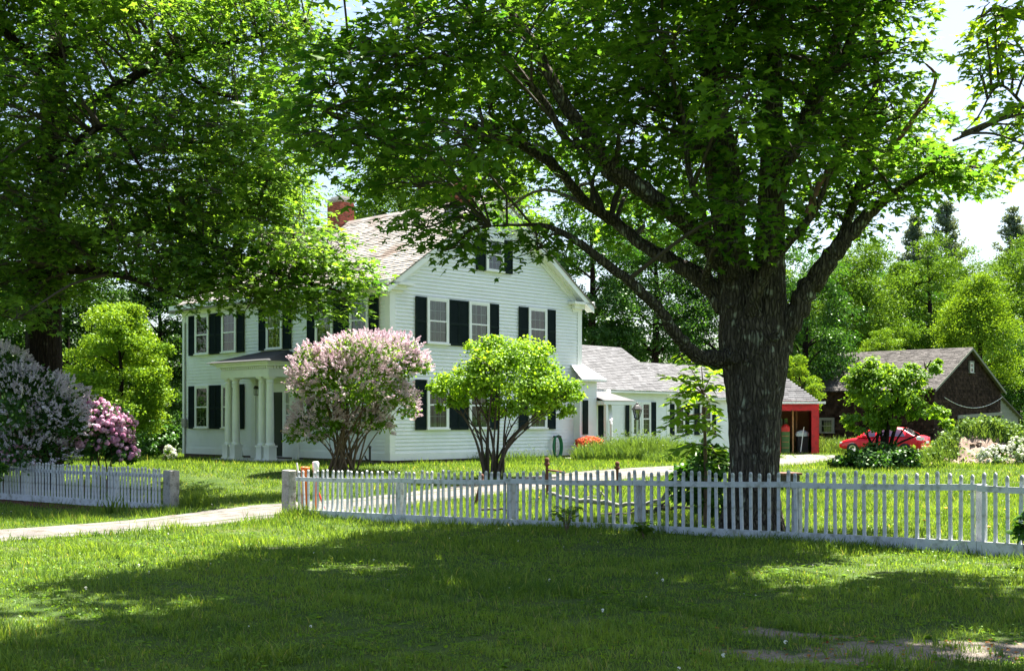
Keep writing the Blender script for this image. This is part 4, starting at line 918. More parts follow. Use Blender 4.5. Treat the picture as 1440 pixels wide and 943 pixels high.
    for (px, py, d) in ((600, 320, D-.6), (640, 345, D-1), (648, 330, D-1.1), (755, 338, D-1.2), (660, 310, D-.8), (760, 345, D-1.3), (1340, 245, D-.9), (1305, 235, D-.8), (1290, 215, D-.7), (1260, 280, D-.6), (1170, 205, D-1.2), (1250, 150, D), (1245, 215, D), (1090, 330, D-1.2), (1010, 345, D-1)):
        grow(cr, allL, P(px, py, d), (.42, .42, .2), 8, 13, L['maple'], .15, .34, tw, base[:2])
    # crown above the picture
    k = 0
    while k < 58:
        u = RNG.uniform(-1, 1, 3)
        if np.linalg.norm(u) > 1: continue
        c = np.array([base[0]+.2, base[1]-1.2, 11.6])+u*np.array([5.2, 5.6, 4.8])
        if c[2] < EYE+(HOR+40)/F*c[1] or (c[0] > base[0]+2.0 and c[1] > base[1]-2.2): continue
        k += .1+.9*grow(cr, allL, c, (1.2, 1.2, .6), 15, 11, L['maple'], .25, .62, tw, base[:2], twig=False)
    # extra crown clusters added out of view along sun rays to shade the lower lawn
    for _ in range(700):
        T = np.array(ground_hit(RNG.uniform(-80, 1500), RNG.uniform(845, 960))); c = T+SUNV*RNG.uniform(8.8, 14)/SUNV[2]
        if np.linalg.norm(c[:2]-base[:2]) > 8.6 or k > 175: continue
        k += grow(cr, allL, c, (.9, .9, .45), 14, 11, L['maple'], .24, .55, tw, base[:2], twig=False)
    cr.tubes(tw, M['twig']); o = cr.build('crown', e); o.matrix_parent_inverse = Matrix.Translation(-e.location)
big_maple()

# ------------------------------------------------------------------ the left maple
def left_maple():
    D = 31.0; bx = PX(62, D); e = empty('maple_tree', (bx, D, gz(bx, D)), 0, 'dark trunked maple behind the left fence, its crown filling the upper left', 'tree'); inv = Matrix.Translation(-e.location)
    L_ = [[(62, 740, D, .62), (62, 690, D, .52), (62, 600, D, .46), (61, 500, D, .44), (62, 400, D, .42), (64, 310, D, .36), (70, 220, D, .3), (78, 120, D, .25), (82, 20, D, .2), (85, -120, D, .13), (88, -260, D, .06)]]
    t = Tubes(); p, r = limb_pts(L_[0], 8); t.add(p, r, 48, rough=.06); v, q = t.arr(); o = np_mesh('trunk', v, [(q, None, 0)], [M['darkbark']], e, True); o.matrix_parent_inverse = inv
    L2 = [[(62, 330, D, .2), (40, 300, D-.5, .16), (10, 262, D-1, .12), (-50, 200, D-1.5, .06)], [(75, 170, D, .16), (50, 90, D-.4, .12), (0, 40, D-1, .09), (-60, 0, D-1.5, .05)],
          [(64, 360, D, .18), (140, 330, D-1, .14), (230, 320, D-1.8, .1), (310, 350, D-2.3, .08), (390, 385, D-2.6, .05), (480, 410, D-2.8, .03)], [(66, 290, D, .18), (130, 230, D+.5, .14), (210, 210, D+1, .11), (300, 215, D+1.4, .08), (400, 260, D+1.6, .04)],
          [(75, 190, D, .16), (150, 130, D-1, .13), (240, 85, D-2, .1), (330, 60, D-2.4, .07), (430, 30, D-2.6, .04)], [(80, 80, D, .14), (160, 20, D+.8, .1), (250, -40, D+1.2, .06)], [(64, 380, D, .14), (110, 380, D-2, .1), (180, 390, D-3.2, .07), (260, 420, D-3.6, .04)],
          [(150, 130, D-1, .08), (200, 180, D-2, .06), (270, 200, D-2.8, .04), (340, 190, D-3.4, .02)], [(210, 210, D+1, .07), (260, 160, D+1.6, .05), (330, 140, D+2, .03), (400, 130, D+2.2, .015)], [(240, 85, D-2, .07), (300, 130, D-1, .05), (370, 140, D-.2, .03)], [(130, 230, D+.5, .08), (160, 280, D+2, .06), (220, 290, D+3, .03)], [(62, 300, D, .12), (110, 200, D-2.4, .09), (160, 180, D-3.6, .06), (200, 240, D-4.2, .03)],
          [(230, 320, D-1.8, .07), (290, 300, D-1, .06), (360, 300, D-.4, .04), (440, 330, D, .02)]]
    ll = [limb_pts(l) for l in L2]
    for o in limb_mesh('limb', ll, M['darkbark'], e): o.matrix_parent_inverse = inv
    allL = [(p, r)]+ll; cr = Crown(); tw = Tubes()
    poly = [(-70, -60), (470, -60), (440, 60), (410, 110), (425, 180), (410, 240), (425, 300), (440, 335), (495, 390), (500, 425), (455, 445), (420, 440), (390, 425), (340, 440), (300, 418), (270, 425), (235, 385), (160, 380), (100, 380), (85, 430), (50, 450), (-70, 460)]
    for c in poly_points(poly, 340, 21):
        d = D+RNG.uniform(-4.5, 4.0)
        if c[1] > 330 and c[0] > 230: d = D+RNG.uniform(-4, -1.5)
        grow(cr, allL, P(c[0], c[1]-6, d), (.8, .8, .42), 14, 15, L['maple2'], .18, .5, tw, (bx, D), kz=.25)
    k = 0
    while k < 42:
        u = RNG.uniform(-1, 1, 3)
        if np.linalg.norm(u) > 1: continue
        c = np.array([bx+.5, D, 14.5])+u*np.array([7.5, 6.5, 5.5])
        if c[2] < EYE+(HOR+30)/F*c[1] or c[0] > bx+3.4: continue
        k += .1+.9*grow(cr, allL, c, (1.5, 1.5, .8), 15, 10, L['maple2'], .3, .7, tw, (bx, D), twig=False)
    cr.tubes(tw, M['twig']); o = cr.build('crown', e); o.matrix_parent_inverse = inv
left_maple()

# ------------------------------------------------------------------ neighbour tree outside the right edge with boughs reaching in
def right_tree():
    D = 13.5; bx = 9.6; e = empty('maple_tree', (bx, D, gz(bx, D)), 0, 'maple mostly outside the right edge, only its drooping bough tips at the top right', 'tree'); inv = Matrix.Translation(-e.location)
    tr = np.array([[bx, D, -.3, .4], [bx, D, 1, .32], [bx+.1, D, 3, .28], [bx, D, 6, .22], [bx, D+.2, 9, .14], [bx, D, 12, .06]]); a = catmull(tr, 5); t = Tubes(); t.add(a[:, :3], a[:, 3], 24, rough=.06); v, q = t.arr()
    o = np_mesh('trunk', v, [(q, None, 0)], [M['bark']], e, True); o.matrix_parent_inverse = inv
    def W(l): a = catmull(np.array(l), 6); return a[:, :3], a[:, 3]
    h = lambda px, py, d, r: (*P(px, py, d), r)
    ll = [W([(bx, D, 3.6, .16), (bx-1.6, D+.2, 3.9, .11), h(1520, 130, D+.3, .06), h(1440, 148, D+.3, .04), h(1380, 180, D+.3, .028), h(1340, 198, D+.3, .015)]), W([h(1440, 148, D+.3, .02), h(1405, 120, D, .014), h(1375, 165, D-.1, .009), h(1352, 188, D-.1, .005)]), W([(bx, D, 4.6, .14), (bx-1.8, D, 5.6, .09), h(1460, 30, D, .05), h(1400, 10, D, .025)]), W([(bx, D, 6.5, .12), (bx-1.5, D-.5, 8, .08), (bx-3, D-1, 9, .03)]), W([(bx, D, 6, .12), (bx+1.5, D+.8, 8, .08), (bx+3, D+1, 9, .03)])]
    for o in limb_mesh('limb', ll, M['bark'], e): o.matrix_parent_inverse = inv
    allL = [(a[:, :3], a[:, 3])]+ll; cr = Crown(); tw = Tubes()
    for (px, py) in ((1400, 30), (1430, 60), (1390, 75), (1380, 110), (1425, 110), (1440, 160), (1420, 175), (1445, 205), (1405, 70), (1430, 10), (1385, 20), (1450, 90), (1470, 180)):
        grow(cr, allL, P(px, py, D+RNG.uniform(-.4, .5)), (.25, .3, .16), 6, 10, L['bright'], .13, .26, tw, (bx, D), free=True)
    k = 0
    while k < 34:
        u = RNG.uniform(-1, 1, 3)
        if np.linalg.norm(u) > 1: continue
        c = np.array([bx+.5, D-.6, 9.5])+u*np.array([3.8, 3.6, 4.0])
        if c[0] < .46*c[1]+1.0 and c[2] < EYE+(HOR+40)/F*c[1]: continue
        k += .1+.9*grow(cr, allL, c, (1.1, 1.1, .6), 14, 11, L['bright'], .24, .6, tw, (bx, D), twig=False)
    cr.tubes(tw, M['twig']); o = cr.build('crown', e); o.matrix_parent_inverse = inv
right_tree()

# ------------------------------------------------------------------ woods behind
def wood_tree(name, label, px, d, py_top, py_low, halfw_px, mat, nclump=60, n=9000, size=.3, shape='round', group='trees of the woods behind the buildings', trunk_mat='darkbark', forks=(), gap=.0, bx=None):
    x = PX(px, d); zt = EYE+(HOR-py_top)/F*d; zl_ = EYE+(HOR-py_low)/F*d; hw = halfw_px/F*d; zg = gz(x, d)
    e = empty(name, (x, d, zg), 0, label, 'tree', group); inv = Matrix.Translation(-e.location)
    r0 = .018*(zt-zg)+.06; tr = catmull(np.array([[x, d, zg-.3, r0*1.3], [x+.1, d, zg+1, r0], [x-.1, d, (zl_+zg)/2+1, r0*.8], [x+.15, d, (zl_+zt)/2, r0*.5], [x, d, zt-.45*(zt-zl_)/2, .03]]), 5); t = Tubes(); t.add(tr[:, :3], tr[:, 3], 12, rough=.05)
    nclump = int(nclump*1.7); n = int(n*1.5); size *= .8; cz = (zl_+zt)/2; hz = (zt-zl_)/2; cl = []; 
    while len(cl) < nclump:
        u = unit(RNG.normal(size=3)); 
        if u[2] < -.75: continue
        rr = RNG.uniform(.55, 1)
        if shape == 'cone': f = 1-.62*max(0, (u[2]*rr+1)/2)**1.1; c = np.array([u[0]*f*1.15, u[1]*f*1.15, u[2]])*rr
        else: c = u*rr*np.array([1, 1, 1])*(1+.12*math.sin(5*math.atan2(u[1], u[0])+px))
        cl.append(np.array([x, d, cz])+c*np.array([hw, hw, hz])*.84)
    cl = np.array(cl); rc = .235*min(hw, hz)*RNG.uniform(.65, 1.3, nclump)
    for c in cl[:18]:
        j = int(np.argmin(np.abs(tr[:, 2]-(c[2]-.5*np.linalg.norm(c[:2]-[x, d]))))); a = tr[j, :3]; m_ = (a+c)/2+np.array([0, 0, .3]); t.add(catmull(np.array([a, m_, c]), 4), np.linspace(tr[j, 3]*.5, .02, 9), 6)
    for fk in forks: p, r = limb_pts(fk, 4); t.add(p, r, 10)
    v, q = t.arr(); o = np_mesh('trunk', v, [(q, None, 0)], [M[trunk_mat]], e, True); o.matrix_parent_inverse = inv
    per = n//nclump; u = unit(RNG.normal(size=(nclump, per, 3))+np.array([0, 0, .7])); fl = np.array([1.25, 1.25, .62])
    pos = cl[:, None]+u*rc[:, None, None]*fl*(RNG.uniform(.45, 1.05, (nclump, per, 1))); nr = u*.7+RNG.normal(0, .4, u.shape)+np.array([0, 0, .45]); dr = RNG.normal(size=u.shape)+u-np.array([0, 0, .3])
    tint = np.clip(RNG.uniform(.25, .7, (nclump, 1))+RNG.normal(0, .18, (nclump, per)), 0, 1); sz = size*RNG.uniform(.6, 1.25, (nclump, per))
    cr = Crown(); cr.leaves(pos.reshape(-1, 3), nr.reshape(-1, 3), dr.reshape(-1, 3), sz.ravel(), tint.ravel(), T_clump(3, abs(int(px)), .75, .62), L[mat])
    o = cr.build('crown', e); o.matrix_parent_inverse = inv; return e
def pine(label, px, d, py_top, py_low, halfw_px):
    x = PX(px, d); zt = EYE+(HOR-py_top)/F*d; zl_ = EYE+(HOR-py_low)/F*d; hw = halfw_px/F*d; zg = gz(x, d); e = empty('pine_tree', (x, d, zg), 0, label, 'tree', 'pines above the woods'); inv = Matrix.Translation(-e.location)
    t = Tubes(); t.add([(x, d, zg-.3), (x, d, (zg+zt)/2), (x+.1, d, zt)], [.35, .22, .03], 8); pos = []; nr = []; dr = []
    z = zl_
    while z < zt-.2:
        f = (zt-z)/(zt-zl_); k = RNG.integers(4, 7)
        for i in range(k):
            a = RNG.uniform(0, 6.28); ln = hw*(f**.75)*RNG.uniform(.5, 1.1)+.25; b = np.array([math.cos(a), math.sin(a), .12]); t.add([np.array([x, d, z]), np.array([x, d, z])+b*ln*.6, np.array([x, d, z+.25*ln])+b*ln], [.05, .035, .01], 4)
            for s in np.linspace(.3, 1, int(6+ln*7)): pos.append(np.array([x, d, z+.25*ln*s*s])+b*ln*s+RNG.normal(0, .12, 3)); nr.append(RNG.normal(size=3)*.5+[0, 0, .5]); dr.append(b+RNG.normal(size=3)*.3+[0, 0, .3])
        z += (zt-zl_)/15*RNG.uniform(.7, 1.2)
    v, q = t.arr(); o = np_mesh('trunk', v, [(q, None, 0)], [M['darkbark']], e, True); o.matrix_parent_inverse = inv
    n = len(pos); cr = Crown(); cr.leaves(np.array(pos), np.array(nr), np.array(dr), RNG.uniform(.3, .6, n), RNG.uniform(.2, .9, n), T_clump(9, 5, .55, .5), L['pine']); o = cr.build('crown', e); o.matrix_parent_inverse = inv
def woods():
    W = wood_tree
    W('maple_tree', 'sunlit yellow green young maple between the left trunk and the white house', 165, 43, 405, 672, 86, 'woodbright', 44, 11000, .22)
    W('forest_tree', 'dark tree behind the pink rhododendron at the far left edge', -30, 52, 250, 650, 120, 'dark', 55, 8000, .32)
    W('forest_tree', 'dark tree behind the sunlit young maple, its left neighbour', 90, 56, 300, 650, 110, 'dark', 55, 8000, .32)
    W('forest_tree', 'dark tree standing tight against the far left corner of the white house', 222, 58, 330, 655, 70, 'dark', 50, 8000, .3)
    W('forest_tree', 'tall mid green tree behind the left maple crown, above the house roof', 330, 68, 150, 520, 130, 'wood', 60, 9000, .34)
    W('forest_tree', 'tall mid green tree rising between the two brick chimneys', 560, 64, 168, 470, 108, 'wood', 62, 10000, .3, forks=([(600, 400, 64, .3), (625, 330, 64, .25), (650, 290, 64.2, .18), (690, 240, 64.5, .08)], [(602, 360, 64, .2), (592, 280, 64, .16), (585, 210, 64, .08)]))
    W('forest_tree', 'mid green tree right of the near chimney, behind the gable peak', 690, 70, 190, 520, 90, 'wood', 50, 7000, .34)
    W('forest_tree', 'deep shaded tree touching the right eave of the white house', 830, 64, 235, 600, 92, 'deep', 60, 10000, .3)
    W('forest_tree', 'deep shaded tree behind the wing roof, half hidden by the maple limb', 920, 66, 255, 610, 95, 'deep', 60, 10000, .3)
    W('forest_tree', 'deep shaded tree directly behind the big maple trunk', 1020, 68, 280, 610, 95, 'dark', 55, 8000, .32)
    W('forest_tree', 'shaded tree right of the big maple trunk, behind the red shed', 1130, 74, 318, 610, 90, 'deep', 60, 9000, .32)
    W('young_tree', 'small bright green tree just behind the red shed roof', 1122, 66, 490, 610, 36, 'woodbright', 34, 4500, .2)
    W('young_tree', 'small pale grey green tree behind the barn ridge', 1238, 76, 455, 560, 40, 'woodbright', 34, 4500, .22)
    W('forest_tree', 'round topped green tree behind the left end of the barn', 1215, 82, 318, 600, 82, 'wood', 62, 10000, .32)
    W('forest_tree', 'tallest broad tree on the right hillside, behind the barn ridge', 1305, 92, 300, 600, 72, 'wood', 62, 10000, .34)
    W('forest_tree', 'pale yellow green cone shaped tree above the barn gable', 1375, 80, 362, 610, 82, 'woodbright', 66, 11000, .3, 'cone')
    W('forest_tree', 'big tree at the right edge behind the lean-to', 1452, 94, 300, 610, 85, 'wood', 62, 9000, .36)
    W('forest_tree', 'shaded tree in the gap between the two hillside trees', 1262, 100, 345, 600, 80, 'deep', 55, 8000, .4)
    W('forest_tree', 'shaded tree low behind the lean-to roof at the right edge', 1432, 84, 455, 615, 60, 'deep', 45, 6000, .3)
    W('forest_tree', 'mid green tree directly above the left end of the barn roof', 1165, 98, 335, 600, 70, 'wood', 60, 9000, .34)
    W('forest_tree', 'leafy tree between the tallest hillside tree and the yellow green cone', 1338, 100, 340, 600, 66, 'wood', 60, 9000, .34)
    W('forest_tree', 'leafy tree at the far right, right of the yellow green cone', 1415, 104, 350, 610, 60, 'wood', 60, 9000, .34)
    W('forest_tree', 'mid green tree in the far gap left of the red shed roof', 1085, 96, 350, 600, 80, 'wood', 55, 8000, .36)
    pine('pine with a ragged top rising above the hillside trees, the left one', 1330, 108, 280, 430, 42); pine('pine with a thin top at the right edge, above the big tree', 1424, 112, 292, 440, 40); pine('smaller pine half hidden left of the ragged topped pine', 1290, 112, 300, 420, 34)
    # the wood's dark interior far behind, reads as one mass
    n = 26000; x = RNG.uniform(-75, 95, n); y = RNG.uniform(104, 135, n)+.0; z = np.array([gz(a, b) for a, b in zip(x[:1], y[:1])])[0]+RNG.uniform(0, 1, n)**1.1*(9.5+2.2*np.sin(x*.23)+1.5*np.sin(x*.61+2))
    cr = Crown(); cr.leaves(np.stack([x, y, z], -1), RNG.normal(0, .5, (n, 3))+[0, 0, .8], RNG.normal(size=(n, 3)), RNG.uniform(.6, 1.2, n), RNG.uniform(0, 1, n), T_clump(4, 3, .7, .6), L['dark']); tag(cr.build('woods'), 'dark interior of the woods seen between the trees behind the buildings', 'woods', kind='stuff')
woods()

# ------------------------------------------------------------------ shrubs and flowering bushes
def dome_points(n, c, R, low=-.5, shell=.45, lumps=7, seed=1):
    """points through a lumpy ellipsoid, more of them near its surface; returns points and outward normals"""
    r = np.random.default_rng(seed); L_ = unit(r.normal(size=(lumps, 3))); u = unit(r.normal(size=(n*2, 3))); u = u[u[:, 2] > low][:n]
    k = 1+.22*np.max(np.clip(u @ L_.T, 0, 1)**6, axis=1)-.14+.07*np.sin(u[:, 0]*9+seed)*np.sin(u[:, 2]*8+u[:, 1]*7)
    rad = k*(shell+(1-shell)*r.uniform(0, 1, len(u))**.6); return np.asarray(c)+u*rad[:, None]*np.asarray(R), u
def shrub(name, label, cat, px, d, crown, stems, leafmat_, leaf=.07, nleaf=9000, tmpl=None, flowers=None, py_base=None, group=None, spread_stem=.5, stem_r=.03, low=-.55, stemmat='stem', lumps=8, shell=.4, curl=.18, sq=1):
    """crown: list of (px,py,half width px,half height px,depth offset); stems: number of stems"""
    x = PX(px, d); zg = gz(x, d); e = empty(name, (x, d, zg), 0, label, cat, group); inv = Matrix.Translation(-e.location); tb = Tubes(); r = random.Random(abs(int(px))); ctr = []
    for (cx, cy_, hx, hy, do) in crown: ctr.append((np.array(P(cx, cy_, d+do)), np.array([hx/F*d, hx/F*d*.9, hy/F*d])))
    for i in range(stems):
        c, R = ctr[i % len(ctr)]; a = r.uniform(0, 6.28); q = r.uniform(.1, 1)*sq
        tip = c+np.array([math.cos(a)*R[0]*q*.8, math.sin(a)*R[1]*q*.8, R[2]*r.uniform(-.1, .7)]); b = np.array([x+r.uniform(-.5, .5)*spread_stem, d+r.uniform(-.5, .5)*spread_stem, zg-.05]); m_ = b*.55+tip*.45+np.array([-(tip[0]-x)*curl, -(tip[1]-d)*curl, .1])
        m_ += np.array([r.uniform(-.08, .08), r.uniform(-.08, .08), 0]); pts = catmull(np.array([b, m_, tip]), 6); rr = stem_r*r.uniform(.6, 1.2); tb.add(pts, np.linspace(rr, rr*.25, len(pts)), 7, rough=.08, seed=i)
        for k in range(3):
            j = r.randint(len(pts)//2, len(pts)-2); t2 = pts[j]+np.array([r.uniform(-1, 1)*R[0]*.5, r.uniform(-1, 1)*R[1]*.5, R[2]*r.uniform(.2, .7)]); tb.add(catmull(np.array([pts[j], (pts[j]+t2)/2+[0, 0, .05], t2]), 3), np.linspace(rr*.4, .004, 7), 4)
    if stems: v, q = tb.arr(); o = np_mesh('stem', v, [(q, None, 0)], [M[stemmat]], e, True); o.matrix_parent_inverse = inv
    cr = Crown(); tot = sum(c[2]*c[3] for c in crown)
    fl = Crown()
    for i, ((c, R), cc) in enumerate(zip(ctr, crown)):
        n = int(nleaf*cc[2]*cc[3]/tot); kc = max(5, int(cc[2]*cc[3]/52)); cl, cu = dome_points(kc, c, R*.86, low, shell+.15, lumps, abs(int(px))+i); j_ = RNG.integers(0, len(cl), n); u = unit(RNG.normal(size=(n, 3))+np.array([0, 0, .35])); rs = (R.mean()*.26*RNG.uniform(.6, 1.35, len(cl)))[j_]; p = cl[j_]+u*rs[:, None]*np.array([1.2, 1.2, .8])*RNG.uniform(.25, 1.1, (n, 1)); u = unit(u*.6+cu[j_]); patch = .5+.3*np.sin(p[:, 0]*3.1+p[:, 2]*2.3)*np.cos(p[:, 1]*2.7-p[:, 2]*1.9)
        cr.leaves(p, u*.5+RNG.normal(0, .5, (n, 3))+[0, 0, .5], u+RNG.normal(0, .7, (n, 3))-[0, 0, .2], leaf*RNG.uniform(.6, 1.3, n), np.clip(patch+RNG.normal(0, .18, n), 0, 1), tmpl or OVAL, L[leafmat_])
        if flowers:
            fm, kind, fn, fs, up = flowers; k = int(fn*cc[2]*cc[3]/tot); p, u = dome_points(k*2, c, R*1.03, low+.15, .8, lumps, abs(int(px))+i)
            keep = RNG.uniform(0, 1, len(p)) < np.clip(.5+up*u[:, 2]+.45*np.sin(p[:, 0]*4.3+1)*np.sin(p[:, 2]*5.1+p[:, 1]*3), .06, 1); p, u = p[keep], u[keep]; n = len(p)
            for var in range(3):
                s = slice(var*n//3, (var+1)*n//3); m_ = len(p[s]); tm = T_panicle(34, var, 1, .3, .2) if kind == 'panicle' else T_ball(22, var, .62)
                fl.leaves(p[s], np.cross(u[s], RNG.normal(size=(m_, 3))), u[s]+RNG.normal(0, .35, (m_, 3))+[0, 0, .35], fs*RNG.uniform(.55, 1.25, m_), np.clip(RNG.normal(.55, .25, m_), 0, 1), tm, L[fm])
    o = cr.build('foliage', e); o.matrix_parent_inverse = inv
    if flowers: o = fl.build('blossom', e); o.matrix_parent_inverse = inv
    return e
shrub('lilac_bush', 'tall pink white lilac bush blooming by the near corner of the white house', 'bush', 482, 34.5, [(495, 545, 80, 62, 0), (530, 512, 62, 42, .1), (450, 535, 44, 52, -.2), (565, 500, 32, 28, .2), (560, 575, 32, 40, .1), (450, 600, 40, 42, -.3), (500, 495, 60, 28, 0), (430, 610, 30, 32, -.2), (520, 600, 34, 26, .1), (585, 515, 24, 20, .1)], 26, 'mid', .1, 13500, OVAL, ('lilac', 'panicle', 2300, .165, .5), spread_stem=.85, stem_r=.036, curl=.1, sq=.8)
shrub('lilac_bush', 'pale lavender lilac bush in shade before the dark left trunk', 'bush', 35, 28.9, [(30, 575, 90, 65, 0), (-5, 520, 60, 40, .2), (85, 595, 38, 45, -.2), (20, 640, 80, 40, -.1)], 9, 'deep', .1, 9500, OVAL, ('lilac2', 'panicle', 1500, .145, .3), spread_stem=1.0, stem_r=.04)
shrub('rhododendron', 'pink flowering rhododendron mound behind the left fence', 'bush', 145, 29.8, [(142, 612, 52, 55, 0), (120, 600, 30, 38, -.1), (170, 630, 24, 36, 0)], 6, 'deep', .13, 4200, OVAL, ('pink', 'ball', 560, .14, .3), spread_stem=.8)
shrub('azalea', 'low pink azalea at the far left behind the fence, under the lilac', 'bush', 15, 28.4, [(18, 650, 30, 24, 0)], 0, 'deep', .08, 1200, OVAL, ('pink', 'ball', 60, .11, .1))
shrub('shrub_tree', 'bright green spreading shrub tree with many stems before the gable wall', 'bush', 694, 32.2, [(715, 538, 82, 58, 0), (650, 548, 48, 36, -.2), (778, 552, 48, 44, .1), (728, 508, 62, 36, 0), (802, 556, 26, 26, .1), (618, 548, 20, 18, 0), (688, 512, 44, 36, 0), (735, 575, 60, 26, 0), (640, 572, 30, 20, -.1), (795, 578, 28, 18, .1)], 19, 'bright', .09, 24000, OVAL, None, spread_stem=.55, stem_r=.042, low=-.35, stemmat='twig', shell=.3)
shrub('shrub_tree', 'leaning leafy shrub tree in front of the barn, above the dark undergrowth', 'bush', 1238, 36.5, [(1245, 552, 56, 46, 0), (1225, 530, 36, 28, 0), (1285, 535, 34, 26, .1), (1320, 518, 18, 18, .2), (1305, 580, 34, 16, -.1), (1332, 596, 18, 13, 0), (1212, 596, 30, 30, 0), (1250, 598, 22, 14, -.2), (1262, 582, 30, 16, 0), (1210, 545, 22, 20, 0)], 9, 'mid', .1, 17000, OVAL, None, spread_stem=.4, stem_r=.07, low=-.5, stemmat='darkbark', shell=.35)
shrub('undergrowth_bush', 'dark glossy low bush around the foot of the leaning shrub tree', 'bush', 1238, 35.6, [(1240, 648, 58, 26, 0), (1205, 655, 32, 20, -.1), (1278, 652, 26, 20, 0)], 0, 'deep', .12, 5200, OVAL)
shrub('undergrowth_bush', 'pale green low bush at the left foot of the dark glossy bush', 'bush', 1178, 36.2, [(1176, 655, 24, 18, 0)], 0, 'weed', .09, 1500, OVAL)
shrub('undergrowth_bush', 'dark leafy bush against the left side of the big maple trunk', 'bush', 985, 18.6, [(992, 655, 38, 44, 0), (968, 690, 30, 40, -.1), (1005, 700, 30, 40, .1)], 5, 'deep', .1, 2300, OVAL, None, spread_stem=.4, stem_r=.012)
shrub('azalea', 'orange red flowering azalea at the right corner of the white house', 'bush', 826, 44.5, [(828, 624, 19, 10, 0)], 0, 'weed', .07, 500, OVAL, ('red', 'ball', 420, .1, .3))
shrub('overhanging_bush', 'dark leafy branch tips in front of the left end of the shorter fence', 'bush', -8, 24.5, [(-4, 668, 16, 22, 0)], 3, 'deep', .12, 420, OVAL, None, spread_stem=.3, stem_r=.012)
shrub('overhanging_bush', 'small dark leafy plant in front of the fence at the right edge', 'bush', 1446, 12.9, [(1444, 740, 14, 36, 0)], 3, 'deep', .09, 170, OVAL, None, spread_stem=.2, stem_r=.008)
shrub('white_flowering_bush', 'low white flowered ground plant beside the dirt mound at the right edge', 'bush', 1418, 38.5, [(1412, 642, 36, 17, 0), (1440, 632, 22, 18, 0)], 0, 'weed', .09, 1900, OVAL, ('white', 'ball', 330, .1, .3))
shrub('wild_shrub', 'small pale shrub by the house corner behind the driveway, far left', 'bush', 238, 41.5, [(238, 640, 9, 14, 0)], 3, 'mid', .08, 200, OVAL, ('white', 'ball', 26, .12, .2))
def ell_bush(): pass

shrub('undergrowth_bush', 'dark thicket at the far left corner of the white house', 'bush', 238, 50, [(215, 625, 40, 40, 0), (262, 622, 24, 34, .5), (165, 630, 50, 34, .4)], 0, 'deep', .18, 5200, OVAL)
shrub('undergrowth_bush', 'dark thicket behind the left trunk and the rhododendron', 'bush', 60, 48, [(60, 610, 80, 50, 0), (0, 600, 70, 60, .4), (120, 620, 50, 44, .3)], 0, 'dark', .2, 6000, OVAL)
# walnut sapling with feathered leaves
def sapling():
    d = 18.3; x = PX(992, d); zg = gz(x, d); e = empty('walnut_sapling', (x, d, zg), 0, 'thin sapling with long feathered leaves left of the big maple trunk', 'tree'); inv = Matrix.Translation(-e.location)
    t = Tubes(); top = np.array(P(989, 552, d)); st = catmull(np.array([[x, d, zg-.1], np.array(P(992, 640, d)), top]), 6); t.add(st, np.linspace(.035, .02, len(st)), 8); cr = Crown(); pos = []; nr = []; dr = []; sz = []; ti = []
    targets = [(955, 498, -.3), (985, 505, .2), (1010, 520, .3), (930, 528, -.5), (960, 525, -.1), (1015, 545, .3), (945, 560, -.6), (965, 570, .4), (940, 590, -.7), (925, 606, -.5), (955, 615, -.4), (1015, 590, .3), (1008, 612, -.4), (975, 605, -.5), (965, 640, -.3), (1012, 650, -.3), (950, 545, .3), (1000, 575, -.5), (975, 540, -.4), (935, 570, -.3), (940, 640, -.3)]
    for i, (px, py, do) in enumerate(targets):
        tip = np.array(P(px, py, d+do)); a = top if py < 550 else st[min(len(st)-1, max(3, int(len(st)*(1-(py-552)/190)+1)))]; m_ = (a+tip)/2+np.array([0, 0, .07]); rc = catmull(np.array([a, m_, tip]), 8); t.add(rc, np.linspace(.011, .004, len(rc)), 4)
        dv = unit(tip-a); lat = unit(np.cross(dv, [0, 0, 1.])); k = 8
        for j in range(k):
            s = rc[int((.32+.68*j/(k-1))*(len(rc)-1))]; f = .6+.4*math.sin(math.pi*(j+1)/(k+1))
            for sg in (-1, 1):
                pos.append(s+RNG.normal(0, .008, 3)); dr.append(lat*sg*.9+dv*.45-np.array([0, 0, .25])+RNG.normal(0, .12, 3)); nr.append(np.array([0, 0, 1.])+RNG.normal(0, .25, 3)+dv*.2); sz.append(.2*f*RNG.uniform(.8, 1.15)); ti.append(RNG.uniform(.3, .9))
        pos.append(tip); dr.append(dv); nr.append([0, 0, 1]); sz.append(.13); ti.append(.6)
    v, q = t.arr(); o = np_mesh('stem', v, [(q, None, 0)], [M['stem']], e, True); o.matrix_parent_inverse = inv
    cr.leaves(np.array(pos), np.array(nr), np.array(dr), np.array(sz), np.array(ti), T_oval(.27), L['bright']); o = cr.build('foliage', e); o.matrix_parent_inverse = inv
sapling()

